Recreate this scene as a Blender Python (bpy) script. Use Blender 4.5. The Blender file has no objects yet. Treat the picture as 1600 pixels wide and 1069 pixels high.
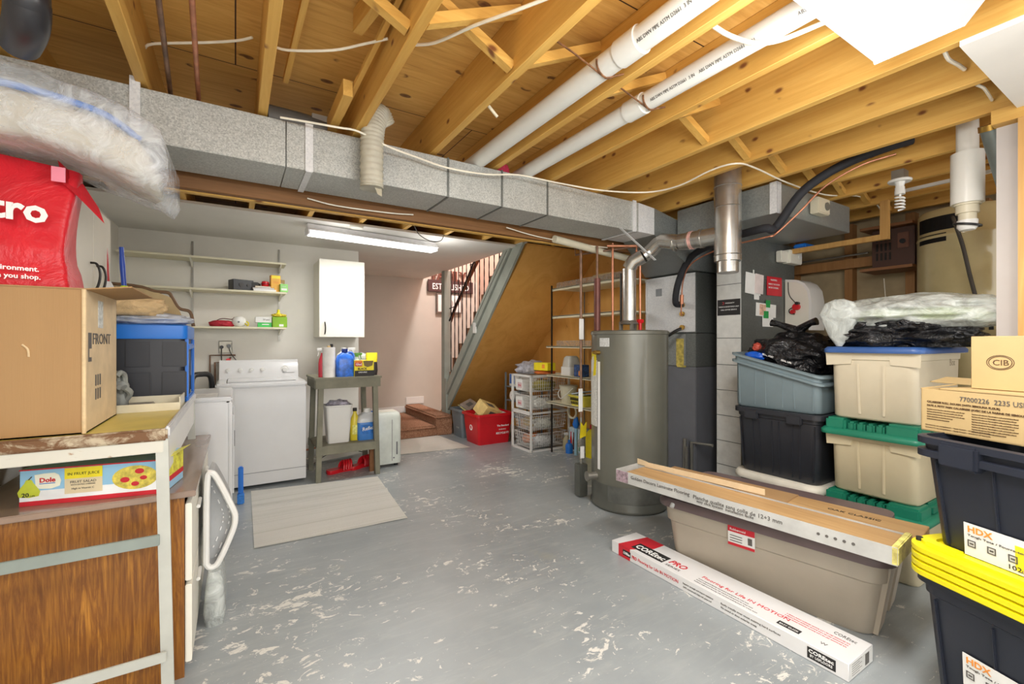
import bpy, bmesh, math, random
from mathutils import Vector, Matrix, noise
PI = math.pi
R = math.radians
random.seed(7)
COL = bpy.context.scene.collection
CAM_H = 1.27
YAW = math.atan(432 / 700)          # the camera looks this far to the right of the joists
SN, CS = math.sin(YAW), math.cos(YAW)

# ---------- measuring helpers: where a sight line meets a real plane of the room ----------
def sight(u, v):
    a = (u - 800) / 700; b = (534 - v) / 700
    return Vector((SN + a * CS, CS - a * SN, b))
def pz(u, v, z):
    d = sight(u, v); return Vector((0, 0, CAM_H)) + d * ((z - CAM_H) / d.z)
def py(u, v, y):
    d = sight(u, v); return Vector((0, 0, CAM_H)) + d * (y / d.y)
def px(u, v, x):
    d = sight(u, v); return Vector((0, 0, CAM_H)) + d * (x / d.x)
def pd(u, v, dist):
    return Vector((0, 0, CAM_H)) + sight(u, v) * dist

# ---------- materials ----------
def lin(c):
    out = []
    for k in c[:3]:
        k = k / 255.0
        out.append(k / 12.92 if k <= 0.04045 else ((k + 0.055) / 1.055) ** 2.4)
    return tuple(out) + (1.0,)
def new_mat(name):
    m = bpy.data.materials.new(name); m.use_nodes = True
    nt = m.node_tree
    b = nt.nodes['Principled BSDF']
    return m, nt, b
def N(nt, t, **kw):
    n = nt.nodes.new(t)
    for k, v in kw.items(): setattr(n, k, v)
    return n
def coords(nt, scale=(1, 1, 1), rot=(0, 0, 0), world=False):
    if world:
        src = N(nt, 'ShaderNodeNewGeometry').outputs['Position']
    else:
        src = N(nt, 'ShaderNodeTexCoord').outputs['Object']
    mp = N(nt, 'ShaderNodeMapping')
    mp.inputs['Scale'].default_value = scale
    mp.inputs['Rotation'].default_value = rot
    nt.links.new(src, mp.inputs['Vector'])
    return mp.outputs['Vector']
def noise_n(nt, vec, scale, detail=4, rough=.55, dist=0):
    n = N(nt, 'ShaderNodeTexNoise')
    n.inputs['Scale'].default_value = scale; n.inputs['Detail'].default_value = detail
    n.inputs['Roughness'].default_value = rough; n.inputs['Distortion'].default_value = dist
    nt.links.new(vec, n.inputs['Vector']); return n.outputs['Fac']
def ramp(nt, fac, stops, interp='LINEAR'):
    r = N(nt, 'ShaderNodeValToRGB'); cr = r.color_ramp; cr.interpolation = interp
    while len(cr.elements) < len(stops): cr.elements.new(.5)
    for e, (p, c) in zip(cr.elements, stops):
        e.position = p; e.color = lin(c) if not isinstance(c, float) else (c, c, c, 1)
    nt.links.new(fac, r.inputs['Fac']); return r.outputs['Color']
def mixc(nt, fac, a, b, mode='MIX'):
    m = N(nt, 'ShaderNodeMix', data_type='RGBA', blend_type=mode)
    for s, v in ((m.inputs[0], fac), (m.inputs[6], a), (m.inputs[7], b)):
        if hasattr(v, 'links'): nt.links.new(v, s)
        elif isinstance(v, (int, float)): s.default_value = v
        else: s.default_value = lin(v)
    return m.outputs[2]
def bump(nt, b, h, strength=.3, dist=.01):
    bp = N(nt, 'ShaderNodeBump'); bp.inputs['Strength'].default_value = strength
    bp.inputs['Distance'].default_value = dist
    nt.links.new(h, bp.inputs['Height']); nt.links.new(bp.outputs['Normal'], b.inputs['Normal'])
_mc = {}
def mat(name, rgb, rough=.5, metal=0.0, var=0.06, vs=6, bs=0, bst=.2, bd=.004, coat=0, stretch=(1, 1, 1), trans=0, alpha=1, emit=0, ecol=None, spec=.5):
    """plain procedural material with a little mottling of tone and grain"""
    if name in _mc: return _mc[name]
    m, nt, b = new_mat(name)
    v = coords(nt, stretch)
    hi = [min(255, k * (1 + var)) for k in rgb]; lo = [k * (1 - var) for k in rgb]
    f = noise_n(nt, v, vs, 4, .6)
    nt.links.new(ramp(nt, f, [(.3, lo), (.7, hi)]), b.inputs['Base Color'])
    b.inputs['Roughness'].default_value = rough; b.inputs['Metallic'].default_value = metal
    b.inputs['Coat Weight'].default_value = coat
    b.inputs['Specular IOR Level'].default_value = spec
    b.inputs['Transmission Weight'].default_value = trans
    b.inputs['Alpha'].default_value = alpha
    if emit:
        b.inputs['Emission Color'].default_value = lin(ecol or rgb); b.inputs['Emission Strength'].default_value = emit
    if bs: bump(nt, b, noise_n(nt, v, bs, 3, .6), bst, bd)
    _mc[name] = m; return m
def pine(name, lo, hi, knot, axis='Y', ks=5.0, rough=.6):
    """sawn timber: grain along one axis, scattered dark knots"""
    m, nt, b = new_mat(name)
    st = {'Y': (14, .7, 14), 'X': (.7, 14, 14), 'Z': (14, 14, .7)}[axis]
    v = coords(nt, st, world=True)
    g = noise_n(nt, v, 2.2, 6, .65, .6)
    c = ramp(nt, g, [(.25, lo), (.5, [(a + k) / 2 for a, k in zip(lo, hi)]), (.75, hi)])
    big = noise_n(nt, coords(nt, (1, 1, 1), world=True), 1.3, 2)
    c = mixc(nt, ramp(nt, big, [(.35, .0), (.65, .35)]), c, [k * .86 for k in lo])
    ksx = {'Y': (1, .55, 1), 'X': (.55, 1, 1), 'Z': (1, 1, .55)}[axis]
    kv = N(nt, 'ShaderNodeTexVoronoi'); kv.voronoi_dimensions = '2D'; kv.inputs['Scale'].default_value = ks
    sp = N(nt, 'ShaderNodeSeparateXYZ'); nt.links.new(N(nt, 'ShaderNodeNewGeometry').outputs['Position'], sp.inputs[0])
    ax = {'Y': (1, 2, 0), 'X': (0, 2, 1), 'Z': (2, 0, 1)}[axis]
    rn = N(nt, 'ShaderNodeObjectInfo').outputs['Random']
    uu = N(nt, 'ShaderNodeMath', operation='MULTIPLY_ADD'); nt.links.new(sp.outputs[ax[0]], uu.inputs[0]); uu.inputs[1].default_value = .6
    rr = N(nt, 'ShaderNodeMath', operation='MULTIPLY'); nt.links.new(rn, rr.inputs[0]); rr.inputs[1].default_value = 40
    nt.links.new(rr.outputs[0], uu.inputs[2])
    vv = N(nt, 'ShaderNodeMath', operation='ADD'); nt.links.new(sp.outputs[ax[1]], vv.inputs[0]); nt.links.new(sp.outputs[ax[2]], vv.inputs[1])
    cb_ = N(nt, 'ShaderNodeCombineXYZ'); nt.links.new(uu.outputs[0], cb_.inputs[0]); nt.links.new(vv.outputs[0], cb_.inputs[1])
    nt.links.new(cb_.outputs[0], kv.inputs['Vector'])
    kf = ramp(nt, kv.outputs['Distance'], [(.0, 1.0), (.05, .85), (.08, .3), (.11, .0)])
    kg = noise_n(nt, coords(nt, (1, 1, 1), world=True), 4.1, 2)
    km = N(nt, 'ShaderNodeMath', operation='MULTIPLY')
    nt.links.new(kf, km.inputs[0]); nt.links.new(ramp(nt, kg, [(.50, .0), (.54, 1.0)]), km.inputs[1])
    c = mixc(nt, km.outputs[0], c, knot)
    nt.links.new(c, b.inputs['Base Color']); b.inputs['Roughness'].default_value = rough
    bump(nt, b, g, .25, .004)
    return m
def galv(name, lo, hi, rough=.42, sc=70, metal=.75):
    """galvanised sheet with zinc spangle"""
    m, nt, b = new_mat(name)
    vec = coords(nt)
    vo = N(nt, 'ShaderNodeTexVoronoi'); vo.inputs['Scale'].default_value = sc
    nt.links.new(vec, vo.inputs['Vector'])
    bw = N(nt, 'ShaderNodeRGBToBW'); nt.links.new(vo.outputs['Color'], bw.inputs[0])
    c = ramp(nt, bw.outputs[0], [(.1, lo), (.9, hi)])
    big = noise_n(nt, vec, 2.5, 4)
    c = mixc(nt, ramp(nt, big, [(.35, .0), (.75, .35)]), c, [k * .72 for k in lo])
    nt.links.new(c, b.inputs['Base Color'])
    b.inputs['Metallic'].default_value = metal
    r = ramp(nt, bw.outputs[0], [(0, rough - .08), (1, rough + .14)])
    nt.links.new(r, b.inputs['Roughness'])
    return m
def sheer(name, rgb, alpha=.35, rough=.12, bs=14):
    """thin crinkled film"""
    m, nt, b = new_mat(name)
    b.inputs['Base Color'].default_value = lin(rgb); b.inputs['Roughness'].default_value = rough
    v = coords(nt)
    n = noise_n(nt, v, bs, 5, .65, 1.2)
    nt.links.new(ramp(nt, n, [(.35, max(0., alpha - .15)), (.7, min(1., alpha + .35))]), b.inputs['Alpha'])
    bump(nt, b, n, .6, .025)
    return m
def crinkle(name, rgb, rough=.25, bs=9, st=1.0, bd=.03, var=.1):
    m, nt, b = new_mat(name)
    v = coords(nt)
    n = noise_n(nt, v, bs, 5, .6, 1.5)
    rd = N(nt, 'ShaderNodeMath', operation='SUBTRACT'); rd.inputs[1].default_value = .5; nt.links.new(n, rd.inputs[0])
    ab = N(nt, 'ShaderNodeMath', operation='ABSOLUTE'); nt.links.new(rd.outputs[0], ab.inputs[0])
    nt.links.new(ramp(nt, n, [(.3, [k * (1 - var) for k in rgb]), (.7, [min(255, k * (1 + var)) for k in rgb])]), b.inputs['Base Color'])
    b.inputs['Roughness'].default_value = rough
    bump(nt, b, ab.outputs[0], st, bd)
    return m
def stripes(name, cols, axis, freq, rough=.9, bst=.4, fine=300):
    """woven fabric with soft stripes across one axis"""
    m, nt, b = new_mat(name)
    st = [0.02, 0.02, 0.02]; st[axis] = freq
    n = noise_n(nt, coords(nt, tuple(st)), 1.0, 3, .7)
    c = ramp(nt, n, [(.3 + .4 * i / (len(cols) - 1), k) for i, k in enumerate(cols)])
    f = noise_n(nt, coords(nt), fine, 2)
    c = mixc(nt, ramp(nt, f, [(.35, .2), (.55, .0)]), c, [k * .75 for k in cols[0]])
    nt.links.new(c, b.inputs['Base Color']); b.inputs['Roughness'].default_value = rough
    bump(nt, b, f, bst, .003)
    return m

# ---------- mesh builder ----------
def rrect(w, d, r, z, cx=0, cy=0, n=4):
    r = min(r, w / 2 - 1e-4, d / 2 - 1e-4); pts = []
    for sx, sy, a0 in ((1, 1, 0), (-1, 1, 90), (-1, -1, 180), (1, -1, 270)):
        for i in range(n + 1):
            a = R(a0 + 90 * i / n)
            pts.append(Vector((cx + sx * (w / 2 - r) + r * math.cos(a), cy + sy * (d / 2 - r) + r * math.sin(a), z)))
    return pts
def ring(r, z, cx=0, cy=0, n=24, ry=None):
    ry = r if ry is None else ry
    return [Vector((cx + r * math.cos(2 * PI * i / n), cy + ry * math.sin(2 * PI * i / n), z)) for i in range(n)]
def smooth_path(pts, k=6):
    pts = [Vector(p) for p in pts]
    if len(pts) < 3: return pts
    out = []
    P = [2 * pts[0] - pts[1]] + pts + [2 * pts[-1] - pts[-2]]
    for i in range(1, len(P) - 2):
        p0, p1, p2, p3 = P[i - 1], P[i], P[i + 1], P[i + 2]
        for j in range(k):
            t = j / k
            out.append(.5 * ((2 * p1) + (-p0 + p2) * t + (2 * p0 - 5 * p1 + 4 * p2 - p3) * t * t + (-p0 + 3 * p1 - 3 * p2 + p3) * t ** 3))
    out.append(pts[-1]); return out
class B:
    def __init__(s): s.bm = bmesh.new()
    def face(s, pts, mi=0):
        f = s.bm.faces.new([s.bm.verts.new(p) for p in pts]); f.material_index = mi; return f
    def loft(s, secs, caps=True, mi=0, loop=False):
        V = [[s.bm.verts.new(p) for p in r] for r in secs]; n = len(V[0]); rng = range(len(V) if loop else len(V) - 1)
        for i in rng:
            a, b_ = V[i], V[(i + 1) % len(V)]
            for j in range(n):
                f = s.bm.faces.new((a[j], a[(j + 1) % n], b_[(j + 1) % n], b_[j])); f.material_index = mi
        if caps and not loop:
            f = s.bm.faces.new(V[0][::-1]); f.material_index = mi
            f = s.bm.faces.new(V[-1]); f.material_index = mi
        return s
    def box(s, x0, x1, y0, y1, z0, z1, bev=0, mi=0, M=None, seg=2):
        r = bmesh.ops.create_cube(s.bm, size=1)
        vs = r['verts']
        T = Matrix.Translation(((x0 + x1) / 2, (y0 + y1) / 2, (z0 + z1) / 2)) @ Matrix.Diagonal((abs(x1 - x0), abs(y1 - y0), abs(z1 - z0), 1))
        if M is not None: T = M @ T
        bmesh.ops.transform(s.bm, matrix=T, verts=vs)
        fs = set(f for v in vs for f in v.link_faces)
        for f in fs: f.material_index = mi
        if bev:
            es = list(set(e for v in vs for e in v.link_edges))
            bmesh.ops.bevel(s.bm, geom=es, offset=bev, segments=seg, affect='EDGES', clamp_overlap=True, material=-1)
        return s
    def bar(s, p0, p1, w, h, up=(0, 0, 1), bev=0, mi=0):
        p0, p1 = Vector(p0), Vector(p1); d = p1 - p0; L = d.length; x = d / L; u = Vector(up)
        y = u.cross(x)
        if y.length < 1e-5: y = Vector((0, 1, 0)).cross(x)
        y.normalize(); z = x.cross(y)
        M = Matrix((x, y, z)).transposed().to_4x4(); M.translation = (p0 + p1) / 2
        return s.box(-L / 2, L / 2, -w / 2, w / 2, -h / 2, h / 2, bev, mi, M)
    def tube(s, pts, r, n=10, caps=True, mi=0, k=0):
        pts = smooth_path(pts, k) if k else [Vector(p) for p in pts]
        rs = r if isinstance(r, (list, tuple)) else [r] * len(pts)
        if len(rs) != len(pts):
            rs = [rs[min(len(rs) - 1, int(i * len(rs) / len(pts)))] for i in range(len(pts))]
        t0 = (pts[1] - pts[0]).normalized()
        nrm = t0.orthogonal().normalized(); secs = []
        for i, p in enumerate(pts):
            t = (pts[min(i + 1, len(pts) - 1)] - pts[max(i - 1, 0)]).normalized()
            nrm = (nrm - t * nrm.dot(t))
            nrm = nrm.normalized() if nrm.length > 1e-6 else t.orthogonal().normalized()
            b_ = t.cross(nrm)
            secs.append([p + (nrm * math.cos(2 * PI * j / n) + b_ * math.sin(2 * PI * j / n)) * rs[i] for j in range(n)])
        return s.loft(secs, caps, mi)
    def cyl(s, p0, p1, r, r2=None, n=24, mi=0, caps=True):
        return s.tube([p0, p1], [r, r if r2 is None else r2], n, caps, mi)
    def lathe(s, prof, n=28, c=(0, 0, 0), mi=0, caps=True, sy=1.0):
        c = Vector(c)
        return s.loft([[c + p for p in [Vector((v.x, v.y * sy, v.z)) for v in ring(max(r, 1e-4), z, n=n)]] for r, z in prof], caps, mi)
    def prism(s, poly, axis, a0, a1, mi=0):
        def P(u, v, a):
            return {'X': Vector((a, u, v)), 'Y': Vector((u, a, v)), 'Z': Vector((u, v, a))}[axis]
        s.loft([[P(u, v, a0) for u, v in poly], [P(u, v, a1) for u, v in poly]], True, mi); return s
    def hull(s, pts, mi=0):
        vs = [s.bm.verts.new(Vector(p)) for p in pts]
        r = bmesh.ops.convex_hull(s.bm, input=vs)
        for g in r['geom']:
            if isinstance(g, bmesh.types.BMFace): g.material_index = mi
        bmesh.ops.delete(s.bm, geom=[g for g in r['geom_interior'] if isinstance(g, bmesh.types.BMVert)], context='VERTS')
        return s
    def sphere(s, c, r, u=20, v=12, mi=0, sc=(1, 1, 1)):
        q = bmesh.ops.create_uvsphere(s.bm, u_segments=u, v_segments=v, radius=r)
        bmesh.ops.transform(s.bm, matrix=Matrix.Translation(c) @ Matrix.Diagonal((*sc, 1)), verts=q['verts'])
        for f in set(f for w in q['verts'] for f in w.link_faces): f.material_index = mi
        return s
    def build(s, name, mats, parent=None, loc=None, sharp=40, rz=None):
        bmesh.ops.recalc_face_normals(s.bm, faces=s.bm.faces[:])
        for f in s.bm.faces: f.smooth = True
        for e in s.bm.edges:
            if len(e.link_faces) != 2 or e.calc_face_angle(0) > R(sharp): e.smooth = False
        me = bpy.data.meshes.new(name); s.bm.to_mesh(me); s.bm.free()
        for m in (mats if isinstance(mats, (list, tuple)) else [mats]): me.materials.append(m)
        o = bpy.data.objects.new(name, me); COL.objects.link(o)
        if parent is not None: o.parent = parent
        if loc is not None: o.location = loc
        if rz is not None: o.rotation_euler = (0, 0, rz)
        return o
def thing(name, label, cat, loc=(0, 0, 0), rz=0, group=None, rot=None):
    o = bpy.data.objects.new(name, None); COL.objects.link(o); o.empty_display_size = .05
    o.location = loc; o.rotation_euler = rot if rot else (0, 0, rz)
    o['label'] = label; o['category'] = cat
    if group: o['group'] = group
    return o
def tag(o, label, cat, group=None):
    o['label'] = label; o['category'] = cat
    if group: o['group'] = group
    return o
def struct(o): o['kind'] = 'structure'; return o
def plabel(o, s): o['label'] = s; return o

def txt(s, o, xa, ya, size, m, parent, name='lettering', w=None, h=None, bold=0.0, align='LEFT', shear=0, ext=.0006, anchor='base'):
    """lettering as mesh: o = start point, xa / ya = reading and up directions in the parent's space"""
    cu = bpy.data.curves.new(name, 'FONT'); cu.body = s; cu.size = size; cu.extrude = ext
    cu.offset = bold * size; cu.align_x = align; cu.shear = shear; cu.resolution_u = 2
    t = bpy.data.objects.new(name, cu); COL.objects.link(t)
    bpy.context.view_layer.update()
    me = bpy.data.meshes.new_from_object(t)
    bpy.data.objects.remove(t); bpy.data.curves.remove(cu)
    xs = [v.co.x for v in me.vertices]; ys = [v.co.y for v in me.vertices]
    if not xs: return None
    if w:
        k = w / (max(xs) - min(xs)); k2 = (h / (max(ys) - min(ys))) if h else k
        for v in me.vertices: v.co.x *= k; v.co.y *= k2
    xa, ya = Vector(xa).normalized(), Vector(ya).normalized(); za = xa.cross(ya)
    M = Matrix((xa, ya, za)).transposed().to_4x4(); M.translation = Vector(o)
    me.transform(M); me.materials.clear(); me.materials.append(m); me.name = name
    ob = bpy.data.objects.new(name, me); COL.objects.link(ob); ob.parent = parent
    return ob
def plate(o, xa, ya, w, h, m, parent, name='label_sticker', t=.0008, build=True):
    """thin sheet w x h lying on a face"""
    xa, ya = Vector(xa).normalized(), Vector(ya).normalized(); za = xa.cross(ya)
    M = Matrix((xa, ya, za)).transposed().to_4x4(); M.translation = Vector(o)
    b = B(); b.box(0, w, 0, h, 0, t, M=M)
    return b.build(name, m, parent)
FX, FZ = (1, 0, 0), (0, 0, 1)       # reading directions on a thing's own front (local -y) face

def blob(name, m, parent, L, W, Hh, seed=0, amp=.25, fr=3.0, sub=4, flat=.0, pw=2.4, loc=(0, 0, 0), fold=.5, top=None):
    """a soft heap: super-ellipsoid with folds, resting on z = 0"""
    bm = bmesh.new(); bmesh.ops.create_icosphere(bm, subdivisions=sub, radius=1)
    off = Vector((seed * 3.7, seed * 1.3, seed * 2.1))
    for v in bm.verts:
        p = v.co.copy()
        k = (abs(p.x) ** pw + abs(p.y) ** pw + abs(p.z) ** pw) ** (-1 / pw)
        q = p * k
        n1 = noise.noise(q * fr + off); n2 = noise.noise(q * fr * 2.7 + off)
        rdg = (1 - abs(noise.noise(q * fr * 1.7 + off * 2)) * 2.2)
        d = 1 + amp * (n1 + .4 * n2) + amp * fold * (rdg - .5) * .6
        q *= d
        q.z = max(q.z, -.8 + flat)
        v.co = Vector((q.x * L / 2, q.y * W / 2, q.z * Hh / 2))
    mz = min(v.co.z for v in bm.verts)
    for v in bm.verts: v.co.z -= mz; v.co += Vector(loc)
    for f in bm.faces: f.smooth = True
    me = bpy.data.meshes.new(name); bm.to_mesh(me); bm.free(); me.materials.append(m)
    o = bpy.data.objects.new(name, me); COL.objects.link(o)
    if parent is not None: o.parent = parent
    return o
# ---------- materials of the place ----------
JOIST = pine('joist_pine', (202, 150, 68), (234, 192, 106), (112, 58, 28), 'Y', 7.0)
JOISTX = pine('pine_crosswise', (202, 150, 68), (234, 192, 106), (112, 58, 28), 'X', 6.0)
STUD = pine('stud_pine', (190, 140, 74), (226, 184, 112), (124, 70, 36), 'Z', 3.2)
OLDSTUD = pine('old_stud', (150, 104, 58), (186, 138, 84), (90, 50, 26), 'Z', 3.2)
BEAM = pine('brown_beam', (112, 74, 36), (150, 104, 58), (64, 38, 20), 'X', 3.0)
PLYSHELF = pine('shelf_board_brown', (128, 84, 50), (160, 112, 70), (80, 46, 26), 'Y', 3.0)
def make_ply():
    m, nt, b = new_mat('subfloor_plywood')
    g = noise_n(nt, coords(nt, (.8, 9, 1)), 2.6, 6, .6, 1.4)
    c = ramp(nt, g, [(.25, (194, 142, 66)), (.5, (216, 166, 86)), (.75, (230, 184, 104))])
    kv = N(nt, 'ShaderNodeTexVoronoi'); kv.voronoi_dimensions = '2D'; kv.inputs['Scale'].default_value = 5.5
    nt.links.new(coords(nt, (.6, 1.1, 1)), kv.inputs['Vector'])
    kf = ramp(nt, kv.outputs['Distance'], [(.0, 1.0), (.07, .8), (.085, .95), (.10, .3), (.12, .0)])
    gate = ramp(nt, noise_n(nt, coords(nt), 5.3, 2), [(.52, .0), (.56, 1.0)])
    km = N(nt, 'ShaderNodeMath', operation='MULTIPLY'); nt.links.new(kf, km.inputs[0]); nt.links.new(gate, km.inputs[1])
    c = mixc(nt, km.outputs[0], c, (96, 54, 28))
    br = N(nt, 'ShaderNodeTexBrick'); br.offset = .5
    br.inputs['Scale'].default_value = 1; br.inputs['Brick Width'].default_value = 2.44; br.inputs['Row Height'].default_value = 1.22
    br.inputs['Mortar Size'].default_value = .003; br.inputs['Color1'].default_value = (0, 0, 0, 1); br.inputs['Color2'].default_value = (0, 0, 0, 1)
    br.inputs['Mortar'].default_value = (1, 1, 1, 1); nt.links.new(coords(nt, rot=(0, 0, 0)), br.inputs['Vector'])
    c = mixc(nt, br.outputs['Color'], c, (60, 34, 18))
    nt.links.new(c, b.inputs['Base Color']); b.inputs['Roughness'].default_value = .7
    bump(nt, b, g, .2, .004); return m
PLY = make_ply()
def make_floor():
    m, nt, b = new_mat('worn_grey_floor_paint')
    v = coords(nt)
    c = ramp(nt, noise_n(nt, v, 1.6, 6, .6), [(.3, (138, 145, 148)), (.7, (158, 164, 166))])
    streak = noise_n(nt, coords(nt, (1.2, 7, 1), (0, 0, .9)), 2.4, 6, .7, .8)
    c = mixc(nt, ramp(nt, streak, [(.5, .0), (.72, .3)]), c, (182, 186, 184))
    # flaked patches: fine chips gated by larger areas of wear
    chip = noise_n(nt, coords(nt, (1, 1.5, 1), (0, 0, .6)), 11, 7, .72, 1.2)
    area = noise_n(nt, coords(nt, (1, 1.3, 1), (0, 0, .5)), 1.25, 3, .6)
    ad = N(nt, 'ShaderNodeMath', operation='MULTIPLY_ADD'); nt.links.new(area, ad.inputs[0]); ad.inputs[1].default_value = .55; nt.links.new(chip, ad.inputs[2])
    f1 = ramp(nt, ad.outputs[0], [(.888, .0), (.90, 1.0)])
    c = mixc(nt, f1, c, (212, 211, 204))
    sc = noise_n(nt, coords(nt, (2.0, 16, 1), (0, 0, .35)), 5, 5, .7, .5)
    ad2 = N(nt, 'ShaderNodeMath', operation='MULTIPLY_ADD'); nt.links.new(area, ad2.inputs[0]); ad2.inputs[1].default_value = .35; nt.links.new(sc, ad2.inputs[2])
    c = mixc(nt, ramp(nt, ad2.outputs[0], [(.845, .0), (.87, .8)]), c, (200, 199, 190))
    yel = noise_n(nt, v, 2.1, 2)
    c = mixc(nt, ramp(nt, yel, [(.66, .0), (.76, .35)]), c, (172, 164, 128))
    nt.links.new(c, b.inputs['Base Color'])
    nt.links.new(ramp(nt, ad.outputs[0], [(.3, .22), (.9, .36), (.93, .7)]), b.inputs['Roughness'])
    bump(nt, b, f1, -.3, .002)
    return m
FLOOR = make_floor()
DRY = mat('white_drywall', (226, 223, 214), .85, var=.015, vs=3, bs=60, bst=.05)
BEIGE = mat('beige_wall_paint', (200, 193, 182), .85, var=.015, vs=3, bs=60, bst=.05)
PINKLIT = mat('rose_lit_wall', (206, 182, 168), .85, var=.015, vs=3)  # rose tint of the stairwell light put into the wall colour
GREYW = mat('grey_wall_paint', (190, 184, 180), .85, var=.02, vs=3)
CEILW = mat('ceiling_white', (224, 221, 214), .9, var=.015, vs=3)
PANEL = mat('stained_beige_panel', (176, 158, 124), .85, var=.1, vs=3)
def make_orange():
    m, nt, b = new_mat('amber_stained_board')
    g = noise_n(nt, coords(nt, (.9, .9, .35)), 4, 5, .65, 1.0)
    c = ramp(nt, g, [(.25, (206, 148, 70)), (.5, (222, 166, 86)), (.75, (232, 180, 102))])
    k = noise_n(nt, coords(nt), 14, 3)
    c = mixc(nt, ramp(nt, k, [(.7, .0), (.78, .5)]), c, (140, 84, 30))
    nt.links.new(c, b.inputs['Base Color']); b.inputs['Roughness'].default_value = .55
    return m
ORANGE = make_orange()
GALV = galv('galvanised_duct', (160, 163, 160), (204, 206, 201), .45, 190, .25)
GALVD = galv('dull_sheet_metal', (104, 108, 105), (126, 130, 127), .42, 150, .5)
GALVL = galv('bright_sheet_metal', (212, 214, 216), (232, 233, 233), .42, 120, .1)
FLUE = mat('flue_pipe_metal', (196, 194, 188), .26, .85, var=.08, vs=9)
FURN = mat('furnace_grey_enamel', (112, 114, 120), .4, .2, var=.03)
HEATER = mat('heater_grey_enamel', (108, 108, 98), .33, .15, var=.03, coat=.3)
HEATD = mat('heater_base_grey', (92, 94, 88), .4, .2)
CREAM = mat('cream_enamel', (206, 190, 142), .22, 0, var=.03, coat=.6)
APPL = mat('appliance_white', (220, 221, 221), .25, 0, var=.008, coat=.4)
APPG = mat('appliance_seam_grey', (120, 122, 124), .5)
WHITE = mat('white_plastic', (228, 228, 224), .35, var=.01)
OFFW = mat('off_white_laminate', (232, 229, 216), .45, var=.01)
CREAMSH = mat('cream_shelf_board', (222, 216, 188), .5, var=.02)
STEEL = mat('zinc_steel', (150, 148, 140), .4, .7)
DKMETAL = mat('dark_metal', (52, 50, 48), .4, .6)
BRASS = mat('brass', (176, 140, 70), .3, .9)
COPPER = mat('copper_pipe', (190, 128, 98), .38, .5, var=.12, vs=20)
OLDCOP = mat('tarnished_copper', (128, 100, 82), .45, .5, var=.2, vs=14)
PIPEBR = mat('red_brown_iron_pipe', (104, 60, 52), .45, .3, var=.1)
PVC = mat('white_pvc', (226, 225, 218), .3, var=.01, coat=.2)
PVCO = mat('ivory_pvc', (214, 206, 182), .4, var=.03)
BLACKP = mat('black_plastic', (30, 31, 33), .4, var=.05)
BLACKF = mat('black_foam_sleeve', (36, 37, 42), .75, var=.1, vs=20, bs=80, bst=.3)
ABS = mat('black_drain_pipe', (44, 44, 48), .35, var=.05)
WIREW = mat('white_cable', (232, 226, 208), .45)
WIREG = mat('dark_cable', (70, 66, 60), .5)
BENCH = mat('olive_grey_paint', (126, 124, 106), .6, var=.08, vs=8, bs=20, bst=.2)
STRING = mat('sage_grey_paint', (158, 164, 154), .55, var=.04, vs=6)
SAGED = mat('sage_groove_shade', (112, 116, 108), .7, var=.04)  # shade in the gap between the boards put into a darker sage
def make_carpet():
    m, nt, b = new_mat('brown_carpet')
    f = noise_n(nt, coords(nt), 60, 5, .8)
    c = ramp(nt, f, [(.3, (124, 80, 56)), (.5, (172, 124, 94)), (.7, (202, 158, 126))])
    nt.links.new(c, b.inputs['Base Color']); b.inputs['Roughness'].default_value = 1
    bump(nt, b, f, 1.0, .02); return m
CARPET = make_carpet()
RUGM = stripes('flatweave_rug', [(220, 219, 208), (248, 246, 240), (232, 231, 222)], 1, 22, .95)
RUGM2 = stripes('pale_flatweave_rug', [(236, 230, 220), (244, 240, 232)], 1, 22, .95)
CARD = mat('corrugated_cardboard', (164, 130, 88), .8, var=.03, vs=3, bs=90, bst=.15, stretch=(1, 1, .05))
CARDL = mat('pale_cardboard', (188, 162, 114), .8, var=.03, vs=4, bs=70, bst=.1)
CARDE = mat('cardboard_edge', (214, 190, 150), .85, var=.05, vs=30)
KRAFT = mat('kraft_paper_side', (214, 192, 156), .8, var=.05, vs=10)
INK = mat('printed_black', (38, 36, 36), .6)
INKG = mat('printed_grey', (92, 88, 84), .6)
INKB = mat('faded_carton_print', (84, 60, 36), .7)
INKW = mat('printed_white', (240, 240, 238), .5)
INKR = mat('printed_red', (200, 34, 48), .5)
INKY = mat('printed_yellow', (244, 224, 40), .5)
INKO = mat('printed_orange', (238, 150, 60), .5)
INKGR = mat('printed_green', (90, 150, 60), .5)
INKBL = mat('printed_blue', (60, 110, 190), .5)
PAPER = mat('white_paper', (232, 232, 228), .8, var=.02)
REDP = mat('red_plastic', (206, 22, 34), .35, var=.03)
GREYP = mat('grey_plastic_bin', (112, 122, 128), .4, var=.03)
TAUPE = mat('taupe_plastic', (176, 166, 150), .42, var=.02, bs=200, bst=.05)
TAUPEL = mat('mauve_brown_lid', (108, 92, 92), .4, var=.04)
TANP = mat('tan_plastic', (206, 194, 162), .45, var=.02, bs=200, bst=.05)
TANP2 = mat('light_tan_plastic', (206, 196, 172), .45, var=.02, bs=200, bst=.05)
GREENL = mat('green_lid_plastic', (30, 122, 96), .4, var=.05)
BLUEL = mat('blue_lid_plastic', (58, 92, 150), .4, var=.05)
SLATEP = mat('slate_blue_plastic', (120, 136, 142), .42, var=.03)
CHARP = mat('charcoal_plastic', (42, 44, 50), .42, var=.05)
NAVYP = mat('dark_navy_plastic', (37, 41, 52), .42, var=.06)
YELP = mat('yellow_plastic', (240, 226, 24), .35, var=.02)
BLUEP = mat('blue_plastic', (34, 118, 214), .35, var=.02)
CRATEP = mat('black_crate_plastic', (44, 46, 52), .45, var=.05)
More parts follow.
